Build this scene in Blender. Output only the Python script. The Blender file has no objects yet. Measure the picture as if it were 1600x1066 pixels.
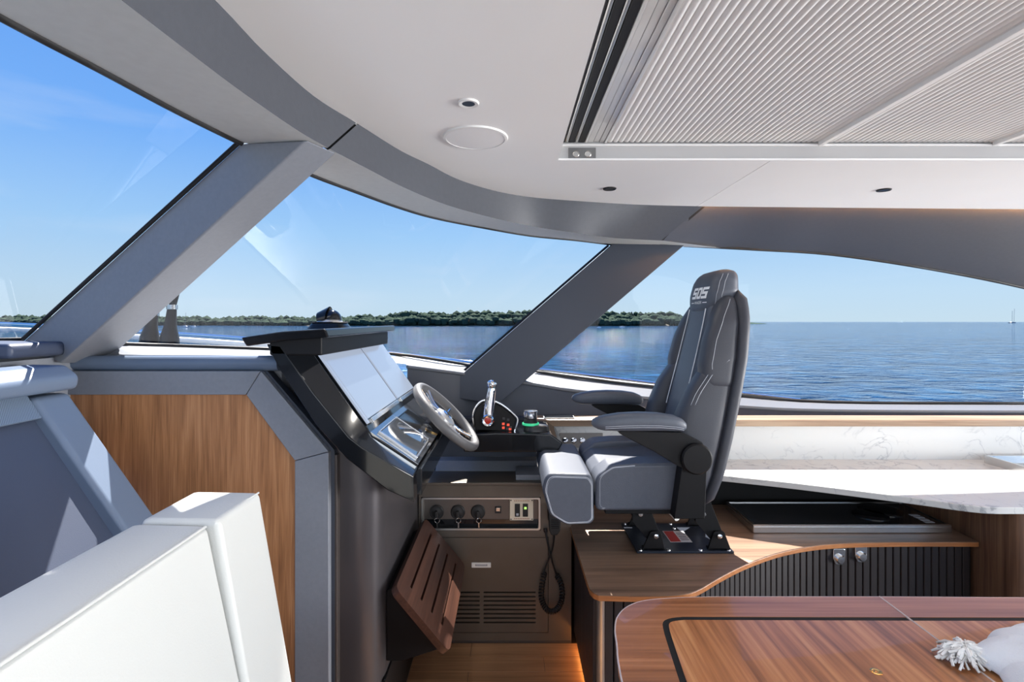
import bpy, bmesh, math, random
from mathutils import Vector, Matrix, noise
random.seed(7)
SC = bpy.context.scene
COL = SC.collection
PI = math.pi

# ------------------------------------------------------------------ camera / sky / sun / exposure
EYE = 1.6          # eye height above the cabin sole (m)
F = 800.0          # focal length in pixels for a 1600 px wide frame (18 mm on 36 mm)
CX, CY = 797.0, 503.0
cam_d = bpy.data.cameras.new('camera')
cam_d.lens = 18.0; cam_d.sensor_width = 36.0
cam_d.shift_x = (800 - CX) / 1600.0
cam_d.shift_y = -(533 - CY) / 1600.0
cam_d.clip_start = 0.02; cam_d.clip_end = 60000
cam = bpy.data.objects.new('camera', cam_d); COL.objects.link(cam)
cam.location = (0, 0, EYE); cam.rotation_euler = (PI / 2, 0, 0)
SC.camera = cam

SC.view_settings.view_transform = 'Standard'
SC.view_settings.look = 'None'
SC.view_settings.gamma = 1.0
SC.view_settings.use_curve_mapping = False
SC.view_settings.exposure = 0.0

SUN_AZ = math.atan2(-0.10, 1.0)      # slightly forward of abeam
SUN_EL = math.radians(52)
SKY_STRENGTH = 2.4
SUN_STRENGTH = 42.0

world = bpy.data.worlds.new('sky'); SC.world = world; world.use_nodes = True
nt = world.node_tree; nt.nodes.clear()
def N(tree, typ, **kw):
    n = tree.nodes.new(typ)
    for k, v in kw.items(): setattr(n, k, v)
    return n
def ramp(tree, stops, interp='LINEAR'):
    r = tree.nodes.new('ShaderNodeValToRGB'); cr = r.color_ramp; cr.interpolation = interp
    while len(cr.elements) < len(stops): cr.elements.new(0.5)
    for e, (p, c) in zip(cr.elements, stops):
        e.position = p; e.color = (c[0], c[1], c[2], 1)
    return r
def lin(r, g, b):
    f = lambda c: (c / 255 / 12.92) if c / 255 <= 0.04045 else ((c / 255 + 0.055) / 1.055) ** 2.4
    return (f(r), f(g), f(b))
tc = N(nt, 'ShaderNodeTexCoord'); sep = N(nt, 'ShaderNodeSeparateXYZ')
nt.links.new(tc.outputs['Generated'], sep.inputs[0])
sr = ramp(nt, [(0.0, lin(192, 214, 228)), (0.05, lin(186, 213, 234)), (0.16, lin(156, 199, 240)),
               (0.30, lin(116, 172, 240)), (0.55, lin(86, 146, 230)), (1.0, lin(66, 120, 214))])
nt.links.new(sep.outputs['Z'], sr.inputs[0])
mp = N(nt, 'ShaderNodeMapping'); mp.inputs['Scale'].default_value = (1.6, 1.6, 9.0)
nt.links.new(tc.outputs['Generated'], mp.inputs[0])
cn = N(nt, 'ShaderNodeTexNoise'); cn.inputs['Scale'].default_value = 1.7; cn.inputs['Detail'].default_value = 6
nt.links.new(mp.outputs[0], cn.inputs['Vector'])
cr_ = ramp(nt, [(0.56, (0, 0, 0)), (0.80, (0.30, 0.30, 0.30))])
nt.links.new(cn.outputs['Fac'], cr_.inputs[0])
mx = N(nt, 'ShaderNodeMixRGB'); mx.inputs[2].default_value = (*lin(214, 226, 240), 1)
nt.links.new(cr_.outputs[0], mx.inputs[0]); nt.links.new(sr.outputs[0], mx.inputs[1])
bg = N(nt, 'ShaderNodeBackground'); bg.inputs['Strength'].default_value = SKY_STRENGTH
wo = N(nt, 'ShaderNodeOutputWorld')
nt.links.new(mx.outputs[0], bg.inputs[0]); nt.links.new(bg.outputs[0], wo.inputs[0])

sun_d = bpy.data.lights.new('sun', 'SUN'); sun_d.energy = SUN_STRENGTH; sun_d.angle = math.radians(0.6)
sun_d.color = (1.0, 0.94, 0.86)
sun = bpy.data.objects.new('sun', sun_d); COL.objects.link(sun)
sv = Vector((math.sin(SUN_AZ) * math.cos(SUN_EL), math.cos(SUN_AZ) * math.cos(SUN_EL), math.sin(SUN_EL)))
sun.rotation_euler = sv.to_track_quat('Z', 'Y').to_euler(); sun.location = sv * 20

def area(name, loc, target, sx, sy, power, col=(1, 1, 1)):
    d = bpy.data.lights.new(name, 'AREA'); d.shape = 'RECTANGLE'; d.size = sx; d.size_y = sy; d.energy = power; d.color = col
    o = bpy.data.objects.new(name, d); COL.objects.link(o); o.location = loc
    o.rotation_euler = (Vector(loc) - Vector(target)).to_track_quat('Z', 'Y').to_euler()
    return o
# added fill lights out of view, port and aft, standing in for daylight
area('port_fill_light', (1.6, -2.83, 1.66), (1.6, 2, 2.3), 6.4, 1.06, 75, (1.0, 0.975, 0.94))
area('aft_fill_light', (8.0, 0.6, 0.9), (0, 0.6, 1.7), 4.0, 2.0, 900, (1.0, 0.985, 0.965))

# ------------------------------------------------------------------ helpers
def U(px, py, Y):                    # photograph ray at a known depth abeam
    return Vector(((px - CX) / F * Y, Y, EYE - (py - CY) / F * Y))
def Uz(px, py, z):                   # photograph ray at a known height
    return U(px, py, (EYE - z) * F / (py - CY))
def xz(px, py, Y):
    v = U(px, py, Y); return (v.x, v.z)

class Mt: pass
MATS = {}
def principled(name):
    m = bpy.data.materials.new(name); m.use_nodes = True
    t = m.node_tree; b = t.nodes['Principled BSDF']
    return m, t, b
def mat(name, col, rough=0.5, metal=0.0, coat=0.0, coat_rough=0.03, spec=0.5, emit=None, emit_s=0.0, ior=1.45,
        noise_amt=0.0, noise_scale=30.0, bump=0.0, bump_scale=200.0, sheen=0.0):
    if name in MATS: return MATS[name]
    m, t, b = principled(name)
    b.inputs['Base Color'].default_value = (*col, 1)
    b.inputs['Roughness'].default_value = rough; b.inputs['Metallic'].default_value = metal
    b.inputs['Coat Weight'].default_value = coat; b.inputs['Coat Roughness'].default_value = coat_rough
    b.inputs['Specular IOR Level'].default_value = spec; b.inputs['IOR'].default_value = ior
    b.inputs['Sheen Weight'].default_value = sheen
    if emit: b.inputs['Emission Color'].default_value = (*emit, 1); b.inputs['Emission Strength'].default_value = emit_s
    tcn = None
    if noise_amt or bump: tcn = N(t, 'ShaderNodeTexCoord')
    if noise_amt:
        n = N(t, 'ShaderNodeTexNoise'); n.inputs['Scale'].default_value = noise_scale; n.inputs['Detail'].default_value = 4
        t.links.new(tcn.outputs['Object'], n.inputs['Vector'])
        r = ramp(t, [(0.3, [c * (1 - noise_amt) for c in col]), (0.7, [min(1, c * (1 + noise_amt)) for c in col])])
        t.links.new(n.outputs['Fac'], r.inputs[0]); t.links.new(r.outputs[0], b.inputs['Base Color'])
    if bump:
        n = N(t, 'ShaderNodeTexNoise'); n.inputs['Scale'].default_value = bump_scale; n.inputs['Detail'].default_value = 3
        t.links.new(tcn.outputs['Object'], n.inputs['Vector'])
        bp = N(t, 'ShaderNodeBump'); bp.inputs['Strength'].default_value = bump; bp.inputs['Distance'].default_value = 0.002
        t.links.new(n.outputs['Fac'], bp.inputs['Height']); t.links.new(bp.outputs[0], b.inputs['Normal'])
    MATS[name] = m
    return m

def wood(name, dark, mid, light, axis='Z', scale=1.0, rough=0.4, coat=0.0, wav=0.5):
    """straight grained veneer: noise stretched along the grain plus fine pores"""
    m, t, b = principled(name)
    tcn = N(t, 'ShaderNodeTexCoord')
    st = {'X': (1.2, 22, 22), 'Y': (22, 1.2, 22), 'Z': (22, 22, 1.2)}[axis]
    mpn = N(t, 'ShaderNodeMapping'); mpn.inputs['Scale'].default_value = [s * scale for s in st]
    t.links.new(tcn.outputs['Object'], mpn.inputs[0])
    n1 = N(t, 'ShaderNodeTexNoise'); n1.inputs['Scale'].default_value = 1.0; n1.inputs['Detail'].default_value = 5
    n1.inputs['Distortion'].default_value = wav
    t.links.new(mpn.outputs[0], n1.inputs['Vector'])
    mp2 = N(t, 'ShaderNodeMapping'); mp2.inputs['Scale'].default_value = [(s * scale * (7 if s > 5 else 3)) for s in st]
    t.links.new(tcn.outputs['Object'], mp2.inputs[0])
    n2 = N(t, 'ShaderNodeTexNoise'); n2.inputs['Scale'].default_value = 1.0; n2.inputs['Detail'].default_value = 3
    t.links.new(mp2.outputs[0], n2.inputs['Vector'])
    mth = N(t, 'ShaderNodeMath', operation='MULTIPLY_ADD'); mth.inputs[1].default_value = 0.38
    t.links.new(n2.outputs['Fac'], mth.inputs[0])
    m3 = N(t, 'ShaderNodeMath', operation='MULTIPLY'); m3.inputs[1].default_value = 0.62
    t.links.new(n1.outputs['Fac'], m3.inputs[0]); t.links.new(m3.outputs[0], mth.inputs[2])
    r = ramp(t, [(0.34, dark), (0.5, mid), (0.64, light)])
    t.links.new(mth.outputs[0], r.inputs[0]); t.links.new(r.outputs[0], b.inputs['Base Color'])
    b.inputs['Roughness'].default_value = rough; b.inputs['Coat Weight'].default_value = coat
    b.inputs['Coat Roughness'].default_value = 0.02
    bp = N(t, 'ShaderNodeBump'); bp.inputs['Strength'].default_value = 0.08; bp.inputs['Distance'].default_value = 0.002
    t.links.new(n2.outputs['Fac'], bp.inputs['Height']); t.links.new(bp.outputs[0], b.inputs['Normal'])
    return m

M_ceil = mat('white_headliner', (0.88, 0.88, 0.87), 0.55, noise_amt=0.01, noise_scale=3)
M_blind = mat('pleated_white', (0.80, 0.80, 0.79), 0.4)
M_frame = mat('satin_aluminium_white', (0.52, 0.52, 0.52), 0.4, metal=0.3)
M_grey = mat('gunmetal_leather', lin(70, 73, 80), 0.5, metal=0.0, noise_amt=0.05, noise_scale=60, bump=0.15, bump_scale=500)
M_soffit = mat('lightened_grey_leather', lin(196, 199, 197), 0.5, noise_amt=0.03, noise_scale=40)  # lightened soffit leather, outdoor light on its underside put into the colour
M_lining = mat('slate_leather', lin(50, 56, 68), 0.5, bump=0.2, bump_scale=500)
M_greyl = mat('steel_grey_leather', lin(122, 126, 134), 0.45, noise_amt=0.04, noise_scale=80, bump=0.2, bump_scale=600)
M_sill = mat('sill_grey_leather', lin(92, 96, 104), 0.5, bump=0.2, bump_scale=600)
M_blue = mat('steel_blue_leather', lin(96, 110, 130), 0.38, bump=0.2, bump_scale=600)
M_navy = mat('navy_leather', lin(58, 66, 84), 0.45, bump=0.25, bump_scale=500)
M_seat = mat('slate_seat_leather', lin(78, 83, 94), 0.42, noise_amt=0.04, noise_scale=50, bump=0.35, bump_scale=420)
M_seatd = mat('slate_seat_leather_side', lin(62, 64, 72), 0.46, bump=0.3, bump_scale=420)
M_stitch = mat('pale_thread', lin(190, 194, 202), 0.7)
M_pipe = mat('light_piping', lin(215, 218, 224), 0.4)
M_black = mat('black_gloss', (0.006, 0.007, 0.009), 0.10, coat=0.25, spec=0.4)
M_hood = mat('black_soft_vinyl', (0.007, 0.009, 0.012), 0.22, spec=0.35)
M_blackm = mat('black_metal', (0.006, 0.006, 0.007), 0.5, spec=0.25)
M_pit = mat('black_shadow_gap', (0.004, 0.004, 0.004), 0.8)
M_rub = mat('black_rubber', (0.012, 0.012, 0.013), 0.55)
M_bronze = mat('bronze_metallic_paint', lin(98, 90, 82), 0.42, metal=0.35, noise_amt=0.06, noise_scale=8)
M_bronzed = mat('dark_bronze_paint', lin(74, 68, 66), 0.38, metal=0.3)
M_chrome = mat('chrome', (0.86, 0.87, 0.88), 0.06, metal=1.0)
M_steel = mat('brushed_steel', (0.62, 0.62, 0.62), 0.25, metal=1.0)
M_alu = mat('satin_aluminium', (0.55, 0.54, 0.52), 0.35, metal=0.9)
M_white = mat('white_leather', (0.47, 0.48, 0.47), 0.42, bump=0.15, bump_scale=300)
M_slat = mat('charcoal_slat', lin(44, 40, 42), 0.42)
M_glasstop = mat('black_ceramic_glass', (0.01, 0.011, 0.013), 0.07, coat=0.6)
M_screen = mat('sky_glow_display_glass', (0.02, 0.025, 0.03), 0.22, ior=1.6, spec=0.6, emit=(0.50, 0.58, 0.74), emit_s=0.75)  # faint glow stands in for sky reflected in the displays, bezels too
M_whitep = mat('white_plastic', (0.8, 0.8, 0.78), 0.45)
M_text = mat('white_embroidery', (0.85, 0.86, 0.88), 0.6)
M_red = mat('red_lens', (0.22, 0.01, 0.008), 0.15, emit=(1.0, 0.09, 0.05), emit_s=0.12)
M_redl = mat('lit_red_button', (0.4, 0.02, 0.015), 0.35, emit=(1.0, 0.12, 0.06), emit_s=0.7)
M_green = mat('lit_green_ring', (0.02, 0.3, 0.14), 0.3, emit=(0.08, 0.9, 0.42), emit_s=0.45)
M_greenled = mat('lit_green_rocker', (0.1, 0.3, 0.05), 0.3, emit=(0.5, 0.9, 0.2), emit_s=1.2)
M_amber = mat('amber_led', (0.8, 0.3, 0.05), 0.4, emit=(1.0, 0.40, 0.09), emit_s=16.0)
M_amber2 = mat('amber_led_soft', (0.8, 0.3, 0.05), 0.4, emit=(1.0, 0.42, 0.10), emit_s=110.0)
M_redp = mat('red_print', lin(150, 40, 40), 0.5)
M_greyp = mat('grey_print', lin(176, 176, 182), 0.5)
M_towel = mat('white_terry', (0.80, 0.84, 0.90), 0.95, bump=0.9, bump_scale=320, sheen=0.3)
M_towelw = mat('white_tassel_yarn', (0.84, 0.84, 0.82), 0.95)
M_gold = mat('brass', (0.65, 0.42, 0.16), 0.25, metal=1.0)
M_rimdark = mat('grey_wheel_leather', lin(92, 92, 94), 0.45, bump=0.35, bump_scale=500)
M_perf = mat('perforated_dark_leather', lin(52, 52, 56), 0.5)

M_oak = wood('oiled_walnut_panel', lin(128, 86, 54), lin(162, 112, 72), lin(184, 134, 92), 'Z', 2.1, 0.42)
M_top = wood('walnut_worktop', lin(92, 72, 58), lin(124, 98, 80), lin(142, 114, 94), 'X', 0.9, 0.38)
M_edge = wood('walnut_edge_band', lin(142, 88, 50), lin(170, 110, 66), lin(186, 126, 78), 'X', 0.9, 0.3)
M_table = wood('glossy_walnut_table', lin(116, 70, 40), lin(178, 116, 72), lin(208, 150, 100), 'Y', 0.5, 0.3, coat=0.35, wav=1.6)
M_tabedge = wood('glossy_walnut_border', lin(124, 76, 48), lin(160, 104, 68), lin(182, 124, 86), 'X', 0.55, 0.3, coat=0.35, wav=0.8)
M_foot = wood('dark_walnut_footrest', lin(48, 29, 23), lin(68, 43, 34), lin(84, 54, 42), 'Y', 0.8, 0.38)
M_floor = wood('teak_plank', lin(118, 86, 60), lin(156, 116, 84), lin(178, 138, 102), 'X', 0.7, 0.35)
M_cab = wood('walnut_cabinet', lin(88, 62, 48), lin(124, 92, 72), lin(152, 118, 92), 'Z', 0.9, 0.35)
M_ledge = wood('pale_walnut_ledge', lin(120, 96, 76), lin(150, 124, 102), lin(172, 148, 124), 'X', 0.9, 0.4)

def quartz():
    m, t, b = principled('white_veined_quartz')
    tcn = N(t, 'ShaderNodeTexCoord')
    n1 = N(t, 'ShaderNodeTexNoise'); n1.inputs['Scale'].default_value = 5.5; n1.inputs['Detail'].default_value = 8
    n1.inputs['Distortion'].default_value = 1.6
    t.links.new(tcn.outputs['Object'], n1.inputs['Vector'])
    sub = N(t, 'ShaderNodeMath', operation='SUBTRACT'); sub.inputs[1].default_value = 0.5
    ab = N(t, 'ShaderNodeMath', operation='ABSOLUTE')
    t.links.new(n1.outputs['Fac'], sub.inputs[0]); t.links.new(sub.outputs[0], ab.inputs[0])
    n2 = N(t, 'ShaderNodeTexNoise'); n2.inputs['Scale'].default_value = 3.5; n2.inputs['Detail'].default_value = 3
    t.links.new(tcn.outputs['Object'], n2.inputs['Vector'])
    r2 = ramp(t, [(0.42, (0, 0, 0)), (0.6, (1, 1, 1))]); t.links.new(n2.outputs['Fac'], r2.inputs[0])
    r = ramp(t, [(0.0, (0.30, 0.31, 0.33)), (0.018, (0.54, 0.54, 0.54)), (0.05, (0.58, 0.58, 0.57))])
    t.links.new(ab.outputs[0], r.inputs[0])
    mxx = N(t, 'ShaderNodeMixRGB'); mxx.inputs[1].default_value = (0.57, 0.57, 0.56, 1)
    t.links.new(r2.outputs[0], mxx.inputs[0]); t.links.new(r.outputs[0], mxx.inputs[2])
    t.links.new(mxx.outputs[0], b.inputs['Base Color']); b.inputs['Roughness'].default_value = 0.28
    return m
M_quartz = quartz()

def glass_mat():
    m = bpy.data.materials.new('tinted_window_glass'); m.use_nodes = True
    t = m.node_tree; t.nodes.clear()
    tr = N(t, 'ShaderNodeBsdfTransparent'); tr.inputs[0].default_value = (0.45, 0.455, 0.46, 1)
    gl = N(t, 'ShaderNodeBsdfGlossy'); gl.inputs['Roughness'].default_value = 0.0
    lw = N(t, 'ShaderNodeLayerWeight'); lw.inputs[0].default_value = 0.5
    pw = N(t, 'ShaderNodeMath', operation='POWER'); pw.inputs[1].default_value = 5.0
    t.links.new(lw.outputs['Facing'], pw.inputs[0])
    fr = N(t, 'ShaderNodeMath', operation='MULTIPLY_ADD'); fr.inputs[1].default_value = 0.92; fr.inputs[2].default_value = 0.012
    t.links.new(pw.outputs[0], fr.inputs[0])
    mxs = N(t, 'ShaderNodeMixShader'); o = N(t, 'ShaderNodeOutputMaterial')
    t.links.new(fr.outputs[0], mxs.inputs[0]); t.links.new(tr.outputs[0], mxs.inputs[1]); t.links.new(gl.outputs[0], mxs.inputs[2])
    t.links.new(mxs.outputs[0], o.inputs[0])
    return m
M_glass = glass_mat()

def sea_mat():
    m, t, b = principled('sea_water')
    b.inputs['Roughness'].default_value = 0.06; b.inputs['IOR'].default_value = 1.33; b.inputs['Specular IOR Level'].default_value = 0.18
    tcn = N(t, 'ShaderNodeTexCoord')
    def nz(scale, sx, detail=4, dist=0.6):
        mpn = N(t, 'ShaderNodeMapping'); mpn.inputs['Scale'].default_value = (scale * sx, scale, scale)
        t.links.new(tcn.outputs['Object'], mpn.inputs[0])
        n = N(t, 'ShaderNodeTexNoise'); n.inputs['Scale'].default_value = 1.0; n.inputs['Detail'].default_value = detail; n.inputs['Distortion'].default_value = dist
        t.links.new(mpn.outputs[0], n.inputs['Vector']); return n
    n1 = nz(0.85, 0.6, 6); n3 = nz(0.16, 0.55, 3); n2 = nz(0.012, 0.4, 3)
    ad = N(t, 'ShaderNodeMath', operation='MULTIPLY_ADD'); ad.inputs[1].default_value = 0.62
    t.links.new(n1.outputs['Fac'], ad.inputs[0])
    m3 = N(t, 'ShaderNodeMath', operation='MULTIPLY'); m3.inputs[1].default_value = 0.38
    t.links.new(n3.outputs['Fac'], m3.inputs[0]); t.links.new(m3.outputs[0], ad.inputs[2])
    bp = N(t, 'ShaderNodeBump'); bp.inputs['Strength'].default_value = 1.0; bp.inputs['Distance'].default_value = 1.6
    t.links.new(ad.outputs[0], bp.inputs['Height']); t.links.new(bp.outputs[0], b.inputs['Normal'])
    r = ramp(t, [(0.36, lin(2, 25, 50)), (0.5, lin(6, 46, 80)), (0.64, lin(20, 74, 112))])
    t.links.new(ad.outputs[0], r.inputs[0]); t.links.new(r.outputs[0], b.inputs['Base Color'])
    return m

def newobj(name, me, m=None, parent=None):
    o = bpy.data.objects.new(name, me); COL.objects.link(o)
    if m: me.materials.append(m)
    if parent is not None:
        o.parent = parent
        o.matrix_parent_inverse = Matrix.Translation(base_of(parent)).inverted()
    return o
BASES = {}
def base_of(o):
    b = BASES.get(o.name)
    return b if b is not None else Vector((0, 0, 0))
def tag(o, label=None, cat=None, group=None, kind=None):
    if label: o['label'] = label
    if cat: o['category'] = cat
    if group: o['group'] = group
    if kind: o['kind'] = kind
    return o
def thing(name, base, label, cat, group=None):
    o = bpy.data.objects.new(name, None); COL.objects.link(o)
    o.location = base; o.empty_display_size = 0.05
    BASES[o.name] = Vector(base)
    return tag(o, label, cat, group)
def finish(name, bm, m, parent=None, smooth=35, bevel=0.0, seg=2, sub=0):
    bmesh.ops.remove_doubles(bm, verts=bm.verts, dist=1e-6)
    bmesh.ops.recalc_face_normals(bm, faces=bm.faces)
    me = bpy.data.meshes.new(name); bm.to_mesh(me); bm.free()
    if smooth:
        me.polygons.foreach_set('use_smooth', [True] * len(me.polygons))
        if not sub: me.set_sharp_from_angle(angle=math.radians(smooth))
    o = newobj(name, me, m, parent)
    if bevel:
        md = o.modifiers.new('bevel', 'BEVEL'); md.width = bevel; md.segments = seg; md.limit_method = 'ANGLE'
        md.angle_limit = math.radians(32); md.harden_normals = True
    if sub:
        md = o.modifiers.new('sub', 'SUBSURF'); md.levels = sub; md.render_levels = sub
    return o
def mesh(name, vs, fs, m, parent=None, **kw):
    bm = bmesh.new(); bv = [bm.verts.new(v) for v in vs]
    for f in fs:
        try: bm.faces.new([bv[i] for i in f])
        except ValueError: pass
    return finish(name, bm, m, parent, **kw)
def box(name, x0, x1, y0, y1, z0, z1, m, parent=None, bevel=0.004, **kw):
    vs = [(x, y, z) for x in (x0, x1) for y in (y0, y1) for z in (z0, z1)]
    fs = [(0, 1, 3, 2), (4, 6, 7, 5), (0, 4, 5, 1), (2, 3, 7, 6), (0, 2, 6, 4), (1, 5, 7, 3)]
    return mesh(name, vs, fs, m, parent, bevel=bevel, **kw)
AX = {'Y': lambda a, b, t: (a, t, b), 'X': lambda a, b, t: (t, a, b), 'Z': lambda a, b, t: (a, b, t)}
def prism(name, poly, axis, t0, t1, m, parent=None, bevel=0.003, seg=2, **kw):
    f = AX[axis]; n = len(poly)
    vs = [f(a, b, t0) for a, b in poly] + [f(a, b, t1) for a, b in poly]
    fs = [tuple(range(n)), tuple(range(n, 2 * n))] + [(i, (i + 1) % n, n + (i + 1) % n, n + i) for i in range(n)]
    return mesh(name, vs, fs, m, parent, bevel=bevel, seg=seg, **kw)
def fillet(poly, r, n=5):
    out = []; L = len(poly)
    rs = r if isinstance(r, (list, tuple)) else [r] * L
    for i in range(L):
        p = Vector(poly[i]); a = Vector(poly[i - 1]); b = Vector(poly[(i + 1) % L])
        if rs[i] <= 0: out.append(tuple(p)); continue
        da, db = (a - p), (b - p); la, lb = da.length, db.length
        da.normalize(); db.normalize()
        ang = math.acos(max(-1, min(1, da.dot(db))))
        d = min(rs[i] / max(1e-4, math.tan(ang / 2)), la * 0.48, lb * 0.48)
        for k in range(n + 1):
            t = k / n
            q = (1 - t) ** 2 * (p + da * d) + 2 * t * (1 - t) * p + t * t * (p + db * d)
            out.append(tuple(q))
    return out
def plate(name, outer, holes, axis, t0, t1, m, parent=None, bevel=0.0):
    """flat plate with real cut-outs"""
    cu = bpy.data.curves.new(name, 'CURVE'); cu.dimensions = '2D'; cu.fill_mode = 'BOTH'
    cu.extrude = abs(t1 - t0) / 2
    for poly in [outer] + list(holes):
        s = cu.splines.new('POLY'); s.points.add(len(poly) - 1); s.use_cyclic_u = True
        for p, q in zip(s.points, poly): p.co = (q[0], q[1], 0, 1)
    tmp = bpy.data.objects.new('tmp_curve', cu); COL.objects.link(tmp)
    dg = bpy.context.evaluated_depsgraph_get()
    me = bpy.data.meshes.new_from_object(tmp.evaluated_get(dg))
    bpy.data.objects.remove(tmp); bpy.data.curves.remove(cu)
    f = AX[axis]; mid = (t0 + t1) / 2
    for v in me.vertices: v.co = f(v.co.x, v.co.y, v.co.z + mid)
    me.materials.clear()
    bm = bmesh.new(); bm.from_mesh(me); bpy.data.meshes.remove(me)
    return finish(name, bm, m, parent, smooth=30, bevel=bevel)
def loft(name, rings, m, parent=None, closed=True, caps=True, loop=False, **kw):
    n = len(rings[0]); vs = [v for r in rings for v in r]; fs = []
    R = len(rings)
    for i in range(R if loop else R - 1):
        j = (i + 1) % R
        for k in range(n if closed else n - 1):
            k2 = (k + 1) % n
            fs.append((i * n + k, i * n + k2, j * n + k2, j * n + k))
    if caps and closed and not loop:
        fs.append(tuple(range(n))); fs.append(tuple(range((R - 1) * n, R * n)))
    return mesh(name, vs, fs, m, parent, **kw)
def smooth_pts(pts, n=6, closed=False):
    P = [Vector(p) for p in pts]; out = []; L = len(P)
    rng = range(L) if closed else range(L - 1)
    for i in rng:
        p0 = P[i - 1] if (closed or i > 0) else P[i]
        p1 = P[i]; p2 = P[(i + 1) % L]
        p3 = P[(i + 2) % L] if (closed or i + 2 < L) else p2
        for k in range(n):
            t = k / n
            out.append(0.5 * ((2 * p1) + (p2 - p0) * t + (2 * p0 - 5 * p1 + 4 * p2 - p3) * t * t + (3 * p1 - p0 - 3 * p2 + p3) * t ** 3))
    if not closed: out.append(P[-1])
    return out
def tube(name, pts, r, m, parent=None, seg=8, closed=False, **kw):
    P = [Vector(p) for p in pts]; L = len(P); rings = []; prev = None
    for i in range(L):
        a = P[i - 1] if (closed or i) else P[0]; b = P[(i + 1) % L] if (closed or i < L - 1) else P[-1]
        t = (b - a).normalized()
        if prev is None:
            u = t.orthogonal().normalized()
        else:
            u = (prev - t * prev.dot(t)); u = u.normalized() if u.length > 1e-6 else t.orthogonal().normalized()
        prev = u; w = t.cross(u)
        rr = r[i] if isinstance(r, (list, tuple)) else r
        rings.append([P[i] + (u * math.cos(2 * PI * k / seg) + w * math.sin(2 * PI * k / seg)) * rr for k in range(seg)])
    return loft(name, rings, m, parent, loop=closed, smooth=60, **kw)
def lathe(name, prof, center, axis, m, parent=None, seg=28, **kw):
    ax = Vector(axis).normalized(); u = ax.orthogonal().normalized(); w = ax.cross(u); c = Vector(center)
    rings = [[c + ax * h + (u * math.cos(2 * PI * k / seg) + w * math.sin(2 * PI * k / seg)) * max(r, 1e-4) for k in range(seg)] for r, h in prof]
    return loft(name, rings, m, parent, smooth=40, **kw)
def interp(xs, ys, x):
    if x <= xs[0]: return ys[0]
    for i in range(len(xs) - 1):
        if x <= xs[i + 1]:
            t = (x - xs[i]) / (xs[i + 1] - xs[i]); return ys[i] + (ys[i + 1] - ys[i]) * t
    return ys[-1]
def rect(a0, a1, b0, b1): return [(a0, b0), (a1, b0), (a1, b1), (a0, b1)]
def text_mesh(name, s, size, mtx, m, parent=None, ext=0.0004, align='CENTER'):
    cu = bpy.data.curves.new(name, 'FONT'); cu.body = s; cu.size = size; cu.extrude = ext; cu.align_x = align; cu.align_y = 'CENTER'
    tmp = bpy.data.objects.new('tmp_text', cu); COL.objects.link(tmp)
    dg = bpy.context.evaluated_depsgraph_get()
    me = bpy.data.meshes.new_from_object(tmp.evaluated_get(dg)); bpy.data.objects.remove(tmp)
    me.transform(mtx); me.materials.clear(); me.name = name
    return newobj(name, me, m, parent)
def frame_mtx(o, x, y):
    x = Vector(x).normalized(); y = Vector(y).normalized(); z = x.cross(y).normalized(); y = z.cross(x)
    return Matrix(((x.x, y.x, z.x, o[0]), (x.y, y.y, z.y, o[1]), (x.z, y.z, z.z, o[2]), (0, 0, 0, 1)))

# ------------------------------------------------------------------ setting: sea, far shore
SEA_Z = -2.0                                   # waterline, 3.6 m below the eye
o = mesh('sea', [(-20000, -300, SEA_Z), (20000, -300, SEA_Z), (20000, 24000, SEA_Z), (-20000, 24000, SEA_Z)], [(0, 1, 2, 3)], sea_mat())
tag(o, 'blue rippled sea stretching to the horizon outside the windows', 'sea', kind='stuff')

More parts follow.
